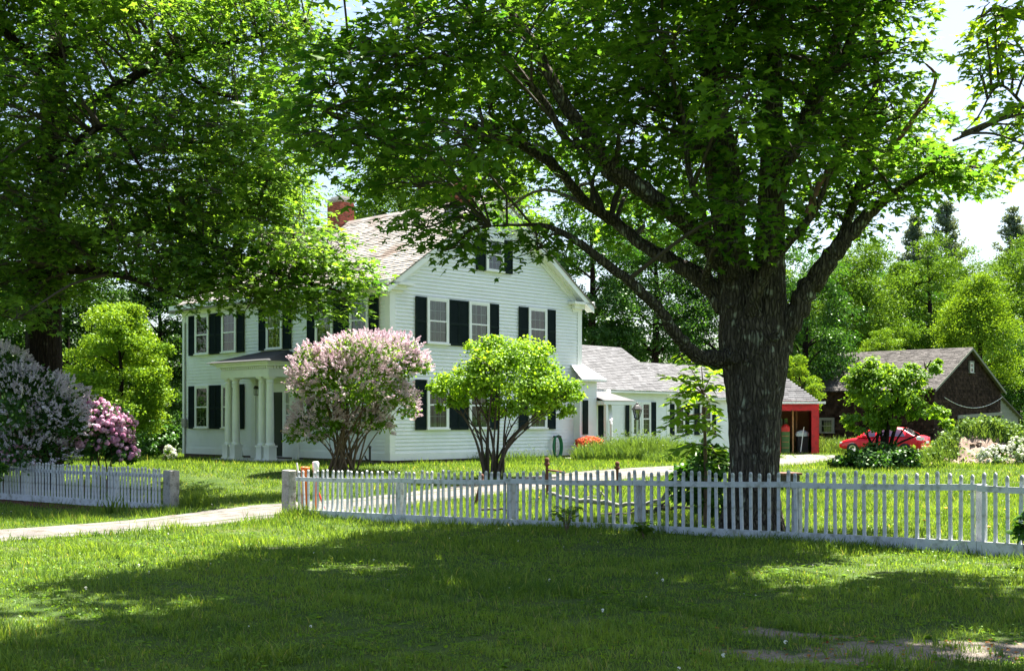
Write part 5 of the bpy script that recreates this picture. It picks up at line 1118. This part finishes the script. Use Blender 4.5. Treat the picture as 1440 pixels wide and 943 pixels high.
# ------------------------------------------------------------------ grass
def blades(pos, h, wd, lean, tint, seg2=True):
    n = len(pos); a = RNG.uniform(0, 2*np.pi, n); x = np.stack([np.cos(a), np.sin(a), np.zeros(n)], -1); b = RNG.uniform(0, 2*np.pi, n); ln = np.stack([np.cos(b), np.sin(b), np.zeros(n)], -1)*(lean*h)[:, None]; up = np.array([0, 0, 1.])
    p0 = pos-x*wd[:, None]*.5; p1 = pos+x*wd[:, None]*.5
    if seg2:
        m_ = pos+up*h[:, None]*.55+ln*.35; m0 = m_-x*wd[:, None]*.4; m1 = m_+x*wd[:, None]*.4; t = pos+up*h[:, None]*(1-.35*lean[:, None]**2)+ln
        V = np.stack([p0, p1, m1, m0, t], 1).reshape(-1, 3); i = np.arange(n)[:, None]*5
        return V, [(i+np.array([[0, 1, 2, 3]]), tint, 0), (i+np.array([[3, 2, 4]]), tint, 0)]
    t = pos+up*h[:, None]+ln; V = np.stack([p0, p1, t], 1).reshape(-1, 3); return V, [(np.arange(n)[:, None]*3+np.array([[0, 1, 2]]), tint, 0)]
def fnoise(x, y, s, seed=0):
    return (np.sin(x*s+seed)*np.cos(y*s*1.13-seed*.7)+.6*np.sin(x*s*2.1+y*s*1.7+seed*2)+.4*np.cos(x*s*3.7-y*s*4.1+seed))/2
def house_mask(x, y):
    m_ = np.zeros(len(x), bool)
    lx = (x-HC[0])*math.cos(HA)+(y-HC[1])*math.sin(HA); ly = -(x-HC[0])*math.sin(HA)+(y-HC[1])*math.cos(HA)
    m_ |= (lx > -.02) & (lx < HW+.05) & (ly > -.02) & (ly < HL+.05); m_ |= (lx > -1.65) & (lx <= 0) & (ly > 4.6) & (ly < 8.1); m_ |= (lx >= HW) & (lx < HW+14) & (ly > .55) & (ly < 7)
    return m_
def lawn():
    NN = 620000; q = RNG.uniform(0, 1, NN); lo, hi, pw = 6.2, 62., .12
    d = (lo**pw+q*(hi**pw-lo**pw))**(1/pw); x = RNG.uniform(-.5, .5, NN)*d*1.06+RNG.normal(0, .2, NN); keep = np.ones(NN, bool)
    near = d < 46; rd = np.full(NN, 99.); rd[near] = road_dist(x[near], d[near]); far = ~near & (d < 60); rd[far] = road_dist(x[far], d[far])
    keep &= rd > 1.36+.22*fnoise(x, d, 2.5)+RNG.normal(0, .12, NN)
    sp = (rd > .0) & (rd < .18) & (RNG.uniform(0, 1, NN) < .1); keep |= sp & (rd < .22)
    keep &= RNG.uniform(0, 1, NN) > np.clip(bareness(x, d)*1.25, 0, 1)*(1-.75*ss(0, .6, fnoise(x, d, 5.5, 3))); keep &= ~house_mask(x, d)
    keep &= RNG.uniform(0, 1, NN) > .62*ss(.15, .75, fnoise(x, d, 3.1, 12))*(d < 20)
    x, d = x[keep], d[keep]; z = ground_z(x, d); n = len(x)
    ft = ((x-FP1[0])*FDIR[0]+(d-FP1[1])*FDIR[1]); fd = -(x-FP1[0])*FDIR[1]+(d-FP1[1])*FDIR[0]; fd = -fd   # >0 beyond the fence
    h = .052+.03*fnoise(x, d, 1.3)+.02*fnoise(x, d, 5, 2); h = np.clip(h, .022, .2)
    strip = np.exp(-(((np.abs(fd)-.15)/.45)**2))*(ft > -2)*(ft < 12.4); h = h*(1+.35*strip)+.06*ss(13, 17, d)*(fd < 0)*ss(.1, .6, fnoise(x, d, 1.1, 5))
    h = h+.05*ss(.2, .8, fnoise(x, d, .9, 8))+.015*ss(0, 3, fd)*(d < 30)+np.where(d > 34, .02, 0)
    h = h*(1+.55*np.clip(fnoise(x, d, 9, 7), -1, 1))*RNG.uniform(.45, 1.45, n); tall = RNG.uniform(0, 1, n) < .006; h[tall] *= 2.0
    wd = .0052*(d/8)**.8*RNG.uniform(.7, 1.5, n); tint = np.clip(.45+.22*fnoise(x, d, .8, 1)+.16*fnoise(x, d, 3.7, 4)+RNG.normal(0, .19, n), 0, .93); tint[RNG.uniform(0, 1, n) < .02+.07*ss(.2, .9, fnoise(x, d, 1.9, 6))] = 1.0
    lean = RNG.uniform(.15, .8, n); pos = np.stack([x, d, z-.008], -1)
    a = d < 19; V1, G1 = blades(pos[a], h[a], wd[a], lean[a], tint[a], True); b = ~a; V2, G2 = blades(pos[b], h[b]*1.1, wd[b]*1.35, lean[b], tint[b], False); off = len(V1)
    G = G1+[(f+off, t, m) for f, t, m in G2]; tag(np_mesh('grass', np.vstack([V1, V2]), G, [L['grass']]), 'mown green lawn grass around the fences and the house', 'grass', kind='stuff')
    # clover and broad leaves
    n = 26000; d = (6.2**.4+RNG.uniform(0, 1, n)*(22**.4-6.2**.4))**(1/.4); x = RNG.uniform(-.5, .5, n)*d*1.05; k = (fnoise(x, d, 2.3, 9)+RNG.normal(0, .25, n) > .1) & (road_dist(x, d) > 1.25) & (bareness(x, d) < .5); x, d = x[k], d[k]; n = len(x)
    p = np.stack([x, d, ground_z(x, d)+RNG.uniform(.015, .07, n)], -1); cr = Crown(); cr.leaves(p, RNG.normal(0, .35, (n, 3))+[0, 0, 1], RNG.normal(size=(n, 3)), RNG.uniform(.018, .042, n), np.clip(RNG.normal(.5, .2, n), 0, 1), OVAL, L['mid']); tag(cr.build('clover'), 'clover and small broad weeds low in the lawn', 'clover', kind='stuff')
    n = 5200; d = (6.2**.4+RNG.uniform(0, 1, n)*(20**.4-6.2**.4))**(1/.4); x = RNG.uniform(-.5, .5, n)*d*1.05; k = (road_dist(x, d) > 1.6) & (bareness(x, d) < .7) & (fnoise(x, d, 1.7, 15)+RNG.normal(0, .3, n) > .0); x, d = x[k], d[k]; n = len(x); m_ = 6
    a = RNG.uniform(0, 6.28, (n, 1))+np.arange(m_)[None]*1.05+RNG.normal(0, .2, (n, m_)); dv = np.stack([np.cos(a), np.sin(a), RNG.uniform(.25, .8, (n, m_))], -1); p = np.repeat(np.stack([x, d, ground_z(x, d)+.01], -1)[:, None], m_, 1); cr = Crown(); cr.leaves(p.reshape(-1, 3), np.tile([0, 0, 1.], (n*m_, 1))+RNG.normal(0, .2, (n*m_, 3)), dv.reshape(-1, 3), (RNG.uniform(.035, .085, (n, 1))*RNG.uniform(.7, 1.2, (n, m_))).ravel(), np.clip(RNG.normal(.45, .2, n*m_), 0, 1), T_oval(.24), L['mid']); tag(cr.build('lawn_weeds'), 'leafy rosettes of plantain and dandelion in the lawn', 'weeds', kind='stuff')
    # straw and fallen bits on the bare patch, petals on the lawn, dandelions
    n = 420; x = RNG.uniform(1.0, 4.6, n); d = RNG.uniform(7.6, 9.4, n); k = bareness(x, d) > .3; x, d = x[k], d[k]; n = len(x); cr = Crown(); cr.leaves(np.stack([x, d, ground_z(x, d)+.02], -1), RNG.normal(0, .25, (n, 3))+[0, 0, 1], RNG.normal(size=(n, 3)), RNG.uniform(.015, .045, n), RNG.uniform(0, 1, n), OVAL, L['dry']); tag(cr.build('leaf_litter'), 'reddish fallen leaves on the sandy bare patch', 'litter', kind='stuff')
    n = 80; d = RNG.uniform(7, 26, n); x = RNG.uniform(-.48, .48, n)*d; k = road_dist(x, d) > 1.2; x, d = x[k], d[k]; n = len(x); cr = Crown(); cr.leaves(np.stack([x, d, ground_z(x, d)+.07], -1), RNG.normal(0, .3, (n, 3))+[0, 0, 1], RNG.normal(size=(n, 3)), RNG.uniform(.012, .03, n), RNG.uniform(.2, 1, n), T_ball(6, 2, .8), L['white']); tag(cr.build('fallen_petals'), 'white petals scattered on the lawn', 'petals', kind='stuff')
lawn()
def tufts(name, label, n, cx, cy_, rx, ry, h, wd, mat='grass', seed=0, lean=(.1, .7), cat='weeds', zf_=None, seedheads=0):
    a = RNG.uniform(0, 6.28, n); r = RNG.uniform(0, 1, n)**.55; x = cx+np.cos(a)*r*rx; y = cy_+np.sin(a)*r*ry; z = ground_z(x, y) if zf_ is None else zf_(x, y)
    hh = h*RNG.uniform(.4, 1.15, n)*(1-.5*r**2); V, G = blades(np.stack([x, y, z-.02], -1), hh, wd*RNG.uniform(.6, 1.4, n), RNG.uniform(*lean, n), np.clip(RNG.normal(.5, .22, n), 0, 1)); cr = Crown(); cr.V.append(V); cr.n = len(V); cr.mats = [L[mat]]; cr.G = G
    if seedheads:
        k = seedheads; i = RNG.integers(0, n, k); p = np.stack([x[i], y[i], z[i]+hh[i]*1.02+RNG.uniform(0, .12, k)*h], -1); cr.leaves(p, RNG.normal(size=(k, 3)), RNG.normal(0, .3, (k, 3))+[0, 0, 1], RNG.uniform(.1, .2, k)*min(1, h*1.5), RNG.uniform(.5, 1, k), T_clump(5, 8, .4, .35), L['weed'])
    return tag(cr.build(name), label, cat, kind='stuff')
tufts('meadow_weeds', 'tall pale weeds and seeding grass in front of the wing', 9000, PX(905, 42), 42.6, 2.5, 1.3, .95, .03, 'weed', seedheads=420)
tufts('meadow_weeds', 'lower weeds along the right of the wing by the sapling', 3000, PX(960, 40), 40.5, 1.3, .9, .5, .03, 'weed', seedheads=60)
tufts('meadow_weeds', 'tall grass at the foot of the dark barn wall', 5000, PX(1180, 62), 63.0, 5, 1.6, .9, .05, 'weed', seedheads=100)
tufts('meadow_weeds', 'weeds around the foot of the gable wall of the house', 900, -.2, 41.2, 2.2, .35, .5, .02, 'weed', seedheads=30)
tufts('meadow_weeds', 'long grass clump at the granite post by the long fence', 700, -3.95, 22.15, .5, .3, .3, .012, 'grass', seedheads=26)
tufts('meadow_weeds', 'long grass clump beside the brown stained granite post', 800, -6.75, 25.3, .35, .4, .45, .014, 'grass', seedheads=16)
tufts('meadow_weeds', 'weedy seed stalks in the left of the front lawn', 160, PX(170, 11.6), 11.6, .5, .5, .3, .006, 'weed', seedheads=26)
tufts('meadow_weeds', 'coarse grass tuft near the lower edge of the lawn', 420, PX(370, 7.9), 7.9, .35, .22, .22, .009, 'grass', lean=(.4, 1.1))
for i, (px, d, lab) in enumerate(((163, 24.9, 'dark iris leaves in front of the shorter fence'),)):
    tufts('iris_clump', lab, 60, PX(px, d), d-.25, .45, .15, .5, .035, 'grass', lean=(.1, .5), cat='plant')
def fern(label, px, d, h):
    x = PX(px, d); cr = Crown(); tb = Tubes(); z = gz(x, d)
    for i in range(11):
        a = i*.571*2+RNG.uniform(-.2, .2); b = np.array([math.cos(a), math.sin(a), 0]); el = RNG.uniform(.6, 1.1); pts = catmull(np.array([[x, d, z], np.array([x, d, z+h*.75*el])+b*h*.2, np.array([x, d, z+h*1.05*el])+b*h*.5, np.array([x, d, z+h*.9*el])+b*h*.8]), 5); tb.add(pts, np.linspace(.006, .002, len(pts)), 4)
        lat = np.cross(b, [0, 0, 1.]); k = len(pts)-3; q = pts[3:]; f = np.sin(np.linspace(.5, 3.0, k))
        for sg in (-1, 1): cr.leaves(q, np.tile([0, 0, 1.], (k, 1))+RNG.normal(0, .15, (k, 3)), np.tile(lat*sg+b*.3, (k, 1)), .085*f+.012, RNG.uniform(.3, .8, k), T_oval(.16), L['mid'])
    cr.tubes(tb, M['stem']); tag(cr.build('fern'), label, 'fern')
fern('green fern at the foot of the long fence, in front of its base board', 797, 17.2, .36)
fern('low fern by the fence base near the maple trunk', 905, 16.3, .2)

# ------------------------------------------------------------------ dirt mound
def mound():
    d = 41.0; cx = PX(1385, d); n = 60; X, Y = np.meshgrid(np.linspace(-3.0, 3.4, n), np.linspace(-2.2, 2.4, n), indexing='ij')
    def H(x, y):
        u = (x-cx); v = y-d; return np.maximum(0, 1.05*np.exp(-((u-.25)/1.35)**2-((v-.3)/1.1)**2)+.55*np.exp(-((u+1.0)/.9)**2-((v+.2)/.8)**2)+.35*np.exp(-((u-1.6)/.9)**2-(v/.8)**2))+.07*np.sin(u*7+np.sin(v*5))*np.cos(v*6)+.05*np.sin(u*15+v*11)+.03*np.sin(u*27-v*19)
    v = np.stack([cx+X, d+Y, ground_z(cx+X, d+Y)-.09+H(cx+X, d+Y)], -1).reshape(-1, 3); i = np.arange(n-1)[:, None]*n; j = np.arange(n-1)[None]; q = np.stack([i+j, i+n+j, i+n+j+1, i+j+1], -1).reshape(-1, 4)
    tag(np_mesh('dirt_mound', v, [(q, None, 0)], [M['dirt']], smooth=True), 'mound of bare dirt overgrown with weeds in front of the barn', 'mound')
    zz = lambda x, y: ground_z(x, y)-.09+H(x, y)
    tufts('mound_weeds', 'green weeds covering the top and back of the dirt mound', 5200, cx+.2, d+.5, 2.1, .95, .55, .035, 'weed', zf_=zz, seedheads=160); tufts('mound_weeds', 'grassy weeds at the right foot of the dirt mound', 2200, cx+1.5, d-.6, .9, .7, .4, .03, 'weed', zf_=zz, seedheads=30); tufts('mound_weeds', 'grassy weeds at the left foot of the dirt mound', 2000, cx-1.9, d-.3, .8, 1.0, .45, .03, 'weed', zf_=zz, seedheads=30)
    n = 3600; u = RNG.normal(0, 1, (n, 2))*[1.25, .8]; x = cx+.3+u[:, 0]; y = d+.35+u[:, 1]; k = ~((np.abs(x-cx+.2) < .75) & (y < d-.15)); x, y = x[k], y[k]; n = len(x); hh = RNG.uniform(.03, .5, n)
    cr = Crown(); cr.leaves(np.stack([x, y, zz(x, y)+hh], -1), RNG.normal(0, .5, (n, 3))+[0, -.2, .8], RNG.normal(size=(n, 3)), RNG.uniform(.07, .16, n), np.clip(RNG.normal(.5, .25, n), 0, 1), OVAL, L['weed']); tag(cr.build('leafy_weeds'), 'broad leafy weeds growing over the dirt mound', 'weeds', kind='stuff')
    r = random.Random(4)
    for k in range(8):
        x, y = cx+r.uniform(-1.0, .5), d-r.uniform(.5, 1.5); m_ = MB(); s = r.uniform(.08, .15); n0 = 9
        pr = [(0, -s*.4)]+[(s*(.75+.25*math.sin(a_*3+k))*math.cos(a_), s*.55*math.sin(a_)) for a_ in np.linspace(-1.2, 1.2, 6)]+[(0, s*.5)]; m_.lathe(pr, (0, 0, 0), n0)
        m_.v = [(p[0]*r.uniform(.8, 1.2), p[1]*r.uniform(.8, 1.2), p[2]*r.uniform(.8, 1.2)) for p in m_.v]; o = m_.build('stone', M['dirt']); o.location = (x, y, float(zz(x, y))+s*.1); o.rotation_euler = (r.uniform(-.4, .4), r.uniform(-.4, .4), r.uniform(0, 6)); tag(o, 'brown stone lump lying on the bare face of the dirt mound', 'stone', 'stones on the dirt mound')
mound()

# ------------------------------------------------------------------ small things round the yard
def lamp_post():
    d = 43.2; x = PX(896, d); zg = gz(x, d); e = empty('lamp_post', (x, d, zg), 0, 'white post lantern in the weeds in front of the wing', 'lamp')
    q = MB(); q.lathe([(.06, 0), (.06, .25), (.045, .3), (.04, 1.4), (.06, 1.42), (.03, 1.46)], seg=12); q.build('post', M['trim'], e, True)
    z = 1.46+.0; q = MB(); q.lathe([(.0, 0), (.08, 0), (.09, .03), (.05, .05)], (0, 0, z), 6)
    for i in range(6): a = i*math.pi/3; q.bar((.085*math.cos(a), .085*math.sin(a), z+.03), (.17*math.cos(a), .17*math.sin(a), z+.36), .018, .018)
    q.lathe([(.21, .36), (.2, .39), (.12, .5), (.05, .55), (.045, .6), (.0, .63)], (0, 0, z), 6); q.build('lantern_frame', M['iron'], e)
    q = MB(); q.lathe([(.075, .04), (.155, .355)], (0, 0, z), 6); q.build('lantern_glass', glassmat('frosted_lamp_glass', (.9, .9, .85), .2), e)
lamp_post()
def hose():
    e = empty('garden_hose', (HC[0]+8.15*.693-.12*-.721*-1, HC[1]+8.15*.721-.16, HC[2]), HA, 'green garden hose coiled on a reel at the right end of the gable wall', 'hose')
    for i in range(4):
        q = MB(); a = np.linspace(0, 2*np.pi, 25); r = .2+.012*i; q.tube([(math.cos(t)*r, -.1-.03*i, .45+math.sin(t)*(.4+.01*i)) for t in a], .022, 6); q.build('coil', solid('green_hose', (.01, .16, .06), (.015, .2, .08), .45) if i == 0 else bpy.data.materials['green_hose'], e, True)
    q = MB(); q.bar((0, -.02, 0), (0, -.02, .85), .06, .04); q.box(-.1, .1, -.25, -.02, .8, .86); q.build('hanger', M['iron'], e)
hose()
def iron_pipe():
    p = P(522, 648, 38.2); e = empty('iron_pipe', (p.x, p.y-.35, gz(p.x, p.y)), 0, 'black iron pipe with a curled foot standing by the near house corner', 'pipe')
    q = MB(); q.tube([(0, 0, -.02), (0, 0, .56)], .035, 10); q.lathe([(.0, .62), (.045, .61), (.05, .56), (.03, .52)], seg=10); q.build('standpipe', M['iron'], e, True)
    q = MB(); q.tube([(.0, 0, .12), (-.12, -.02, .2), (-.16, -.02, .3)], .028, 8, sub=4); q.tube([(0, 0, .1), (.12, -.02, .03), (.24, -.02, .03)], .04, 8, sub=4); q.build('spout', M['iron'], e, True)
iron_pipe()
for px, d, h, lab in ((769, 25.5, .82, 'tallest rusted iron post behind the long fence, with a side bar'), (868, 26.2, .68, 'rusted iron post with a ball top at the edge of the gravel drive'), (677, 24.0, .62, 'leaning rusted iron rod behind the long fence, left of the other two posts')):
    x = PX(px, d); e = empty('iron_post', (x, d, gz(x, d)), 0, lab, 'post', 'rusted iron posts behind the fence'); ln = -.14 if px == 677 else .02
    q = MB(); q.tube([(ln, 0, -.05), (ln*.4, 0, h*.5), (0, 0, h-.1)], .032, 10, sub=3); q.lathe([(.03, h-.14), (.06, h-.12), (.06, h-.08), (.035, h-.06), (.05, h-.02), (.045, h+.03), (0, h+.05)], seg=12); q.build('post', M['rust'], e, True)
    if px == 769: q = MB(); q.tube([(0, 0, h-.22), (.28, -.05, h-.26), (.4, -.05, h-.28)], .02, 8); q.lathe([(.03, 0), (.045, .03), (.045, .22), (.03, .25)], (0, 0, h-.55), 10); q.build('side_bar', M['rust'], e, True)
def dead_branches():
    d = 20.6
    for k, (pl, lab) in enumerate((([(770, 693, d+1.2, .05), (815, 703, d+.8, .06), (850, 706, d+.5, .065), (890, 710, d+.2, .05), (930, 702, d, .035), (965, 690, d-.1, .02)], 'pale fallen branch lying behind the long fence between the iron posts and the trunk'), ([(845, 722, d-.2, .03), (880, 724, d-.3, .04), (930, 716, d-.4, .045), (985, 712, d-.6, .03)], 'dark fallen branch lying in shade nearest the long fence, left of the trunk'), ([(672, 716, d+.6, .03), (700, 716, d+.5, .03), (730, 717, d+.4, .02)], 'short dark stick lying behind the long fence, left of the other fallen branches'))):
        p, r = limb_pts([(a, b, dd, rr*.7) for a, b, dd, rr in pl], 5); t = Tubes(); p[:, 2] = np.maximum(p[:, 2], ground_z(p[:, 0], p[:, 1])+r*.8); t.add(p+RNG.normal(0, .012, p.shape), r, 9, rough=.1)
        if k < 2:
            for _ in range(6): i = RNG.integers(3, len(p)-3); a = p[i]; b = a+np.array([RNG.uniform(-.5, .5), RNG.uniform(-.3, .3), RNG.uniform(.02, .3)]); t.add(catmull(np.array([a, (a+b)/2+[0, 0, .04], b]), 3), np.linspace(.02, .006, 7), 5)
        v, q = t.arr(); tag(np_mesh('fallen_branch', v, [(q, None, 0)], [M['greywood'] if k == 0 else M['twig']], None, True), lab, 'branch', 'fallen branches behind the fence')
dead_branches()
def small_things():
    d = 27.5; x = PX(1107, d); e = empty('wooden_block', (x, d, gz(x, d)), .3, 'small dark wooden block on the grass right of the big maple trunk', 'block'); q = MB(); q.box(-.22, .22, -.2, .2, -.05, .34); q.build('block', M['twig'], e, bevel=.02); q = MB(); q.box(-.26, .26, -.24, .24, .345, .4); q.build('top_board', M['deadwood'], e, bevel=.01)
    d = 22.95; x = PX(436, d); z = gz(x, d); e = empty('orange_bucket', (PX(429, d), d, z), 0, 'orange plastic tub standing behind the first pickets by the granite post', 'bucket'); q = MB(); q.lathe([(0, .0), (.055, .0), (.075, .84), (.088, .85), (.088, .9), (.075, .9), (.055, .1), (0, .1)], seg=18); q.build('body', solid('orange_plastic', (.75, .16, .01), (.68, .13, .01), .45), e, True)
    e = empty('white_pipe', (x+.1, d+.05, z), 0, 'capped white plastic pipe beside the orange tub behind the fence', 'pipe'); q = MB(); q.lathe([(.05, 0), (.05, .82), (.062, .84), (.066, .98), (.05, 1.0), (0, 1.0)], seg=16); q.build('body', M['trim'], e, True)
    e = empty('reflector_stake', (x+.1, d-.12, z), 0, 'red and orange striped stake between the pickets below the white pipe', 'stake'); q = MB(); q.tube([(.03, 0, 0), (.02, 0, .4)], .02, 8); q.build('orange_section', bpy.data.materials['orange_plastic'], e); q = MB(); q.tube([(.02, 0, .4), (.05, 0, .72)], .024, 8); q.tube([(.08, 0, .42), (.2, 0, .1)], .016, 8); q.build('red_section', bpy.data.materials['red_enamel'], e)
    e = empty('white_stick', (PX(421, d), d, z), 0, 'thin white stick poking above the first picket at the granite post', 'stick'); q = MB(); q.tube([(.06, 0, .0), (0, 0, .6), (-.05, 0, .98)], .016, 8); q.build('stick', M['trim'], e)
    # stone slabs by the wing, bark litter strip under the left fence
    for k, (px, py, d, a, lab) in enumerate(((822, 646, 43.6, .9, 'pale flat stepping stone by the right corner of the white house'), (862, 650, 42.3, .7, 'pale flat stepping stone in the grass before the wing weeds'))):
        x = PX(px, d); q = MB(); pts = [(math.cos(t)*a*(.8+.2*math.sin(3*t+k)), math.sin(t)*.3) for t in np.linspace(0, 6.28, 11)[:-1]]; q.prism(pts, 2, -.05, .06); o = q.build('stepping_stone', M['concrete'], None, bevel=.015); o.location = (x, d, gz(x, d)); tag(o, lab, 'stone', 'stepping stones by the wing')
    n = 14; X, Y = np.meshgrid(np.linspace(0, 7.2, 60), np.linspace(-.55, .35, n), indexing='ij'); nrm_ = np.array([LD[1], -LD[0]]); px = LP[0]+LD[0]*X+nrm_[0]*Y; py = LP[1]+LD[1]*X+nrm_[1]*Y; zz = ground_z(px, py)+.03*np.cos(Y/.9*3.1)+.012*RNG.normal(size=X.shape)
    edge = (np.abs(Y+.1) > .4); zz = np.where(edge, zz-.08, zz); v = np.stack([px, py, zz], -1).reshape(-1, 3); i = np.arange(59)[:, None]*n; j = np.arange(n-1)[None]; q = np.stack([i+j, i+n+j, i+n+j+1, i+j+1], -1).reshape(-1, 4); tag(np_mesh('mulch', v, [(q, None, 0)], [M['mulch']], smooth=True), 'reddish mulch strip under the shorter fence', 'mulch', kind='stuff')
    # dandelions
    sp = ((745, 690, 20), (757, 668, 23.5), (1350, 735, 17.5), (1385, 728, 17), (1390, 745, 16), (1415, 722, 18), (1435, 736, 16.5), (1330, 722, 18.5), (1300, 745, 17))
    mt = solid('dandelion_yellow', (.8, .5, .02), None, .7)
    for k, (px, py, d) in enumerate(sp):
        x = PX(px, d); z = gz(x, d); e = empty('dandelion', (x, d, z), 0, 'yellow dandelion standing in the lawn beyond the long fence', 'flower', 'dandelions beyond the fence'); h = random.uniform(.16, .3); q = MB(); q.tube([(0, 0, 0), (.01, 0, h)], .004, 5); q.build('stalk', M['stem'], e); q = MB(); q.lathe([(0, h-.01), (.025, h), (.03, h+.012), (.0, h+.02)], seg=10); q.build('flower_head', mt, e)
small_things()

# ------------------------------------------------------------------ red car
def car():
    d = 58.5; x = PX(1243, d); yaw = math.radians(36); e = empty('red_car', (x, d, gz(x, d)), 0, 'red four door saloon car parked behind the leaning shrub tree, nose to the left', 'car'); S = .95
    e.rotation_euler = (0, 0, math.pi-yaw); e.scale = (S, S, S)         # local +x is the nose
    paint = solid('red_car_paint', (.6, .008, .02), None, .3, spec=.4); tyre = solid('rubber', (.015, .015, .016), None, .85); rim = solid('alloy', (.55, .56, .58), None, .3, metallic=.9); cg = glassmat('car_glass', (.12, .2, .28), .25); lens = solid('red_lens', (.5, .02, .02), None, .2); silver = solid('silver_lens', (.8, .8, .82), None, .15)
    st = [(-2.2, .62, .42, .78), (-2.15, .74, .32, .95), (-1.95, .82, .25, 1.0), (-1.5, .88, .22, 1.0), (-.8, .9, .2, .96), (0, .9, .2, .93), (.8, .9, .2, .9), (1.3, .88, .22, .86), (1.8, .83, .24, .78), (2.1, .74, .28, .66), (2.22, .55, .36, .56)]
    def sec(hw, z0, z1): h = z1-z0; return [(-hw*.8, z0), (-hw*.98, z0+h*.18), (-hw, z0+h*.45), (-hw*.98, z0+h*.75), (-hw*.9, z1-.02), (-hw*.7, z1+.02), (0, z1+.04), (hw*.7, z1+.02), (hw*.9, z1-.02), (hw*.98, z0+h*.75), (hw, z0+h*.45), (hw*.98, z0+h*.18), (hw*.8, z0)]
    def loft(st_): 
        b = MB(); k = None
        for (xx, *r) in st_: s_ = sec(*r) if len(r) == 3 else r; k = len(s_); b.v += [(xx, y, z) for y, z in s_]
        for i in range(len(st_)-1):
            for j in range(k): b.f.append([i*k+j, i*k+(j+1) % k, (i+1)*k+(j+1) % k, (i+1)*k+j]); b.t.append(.5); b.m.append(0)
        for i in (0, len(st_)-1): b.f.append([i*k+j for j in range(k)]); b.t.append(.5); b.m.append(0)
        return b
    o = loft(st).build('body', paint, e, True); o.modifiers.new('smooth', 'SUBSURF').render_levels = 2
    # cabin: pillars and roof in paint, glass set just outside
    cab = [(-1.75, .66, 1.0), (-1.05, .6, 1.4), (-.3, .6, 1.46), (.35, .6, 1.42), (1.15, .68, .93)]
    b = MB()
    for xx, hw, z in cab: b.v += [(xx, -max(hw, .6)-.16*(1 if z < 1.1 else 0), z), (xx, max(hw, .6)+.16*(1 if z < 1.1 else 0), z)]
    base = [(-1.75, .8, .95), (-1.05, .82, .93), (-.3, .83, .92), (.35, .83, .91), (1.15, .82, .88)]; n0 = len(b.v)
    for xx, hw, z in base: b.v += [(xx, -hw, z), (xx, hw, z)]
    for i in range(4):
        b.f.append([i*2, i*2+1, i*2+3, i*2+2]); b.f.append([n0+i*2, i*2, i*2+2, n0+i*2+2]); b.f.append([n0+i*2+1, n0+i*2+3, i*2+3, i*2+1])
    b.t = [.5]*len(b.f); b.m = [0]*len(b.f); b.build('cabin', paint, e, True)
    g = MB()
    for s in (-1, 1):
        def sp(xx, t): 
            i = max(k for k in range(5) if base[k][0] <= xx+1e-6); i = min(i, 3); f = (xx-base[i][0])/(base[i+1][0]-base[i][0]); lo = Vector((xx, s*(base[i][1]*(1-f)+base[i+1][1]*f), base[i][2]*(1-f)+base[i+1][2]*f)); wv = lambda c: c[1]+.16*(1 if c[2] < 1.1 else 0)
            hi = Vector((xx, s*(wv(cab[i])*(1-f)+wv(cab[i+1])*f), cab[i][2]*(1-f)+cab[i+1][2]*f)); p = lo.lerp(hi, t); p.y += s*.012; return p
        for x0, x1 in ((-1.35, -.75), (-.68, .12), (.2, .85)): g.face([sp(x0, .08), sp(x1, .08), sp(min(x1, .75), .88), sp(max(x0, -1.15), .88)])
    g.build('side_window', cg, e); g = MB()
    g.face([(-1.72, -.62, 1.035), (-1.72, .62, 1.035), (-1.09, .52, 1.4), (-1.09, -.52, 1.4)]); g.build('rear_window', cg, e); g = MB(); g.face([(1.1, -.66, .985), (1.1, .66, .985), (.42, .54, 1.4), (.42, -.54, 1.4)]); g.build('windscreen', cg, e)
    for xx in (-1.35, 1.35):
        for s in (-1, 1):
            Mx = Matrix.Translation((xx, s*.82, .31)) @ Matrix.Rotation(math.pi/2, 4, 'X'); q = MB(); q.lathe([(.2, -.1), (.29, -.1), (.315, -.06), (.315, .06), (.29, .1), (.2, .1)], seg=24, M=Mx); t = q.build('wheel', tyre, e, True); q = MB(); q.lathe([(0, .06), (.06, .07), (.08, .05), (.19, .075), (.2, .1)], seg=10, M=Mx); q.lathe([(0, -.06), (.06, -.07), (.08, -.05), (.19, -.075), (.2, -.1)], seg=10, M=Mx); q.build('rim', rim, t)
    for s in (-1, 1):
        q = MB(); n_ = [(-2.13, s*.74, .76), (-2.2, s*.45, .76), (-2.2, s*.45, .92), (-2.13, s*.74, .94), (-1.95, s*.835, .8), (-1.9, s*.84, .95)]; q.face([(a-.012, b_, c) for a, b_, c in n_[:4]]); q.face([(n_[0][0]-.01, n_[0][1]+s*.012, n_[0][2]), (n_[3][0]-.01, n_[3][1]+s*.012, n_[3][2]), (n_[5][0], n_[5][1]+s*.012, n_[5][2]), (n_[4][0], n_[4][1]+s*.012, n_[4][2])]); q.build('tail_light', silver, e); q = MB(); q.box(1.95, 2.1, s*.62-.12, s*.62+.12, .56, .66); q.build('headlight', silver, e, bevel=.02)
        q = MB(); q.box(.62, .8, s*.93-.09, s*.93+.09, .9, 1.02); q.build('mirror', paint, e, bevel=.03)
    q = MB(); q.box(-2.24, -2.215, -.24, .24, .62, .74); q.build('number_plate', M['trim'], e); q = MB(); q.box(-2.27, -1.98, -.8, .8, .34, .5); q.build('rear_bumper', paint, e, bevel=.06)
car()
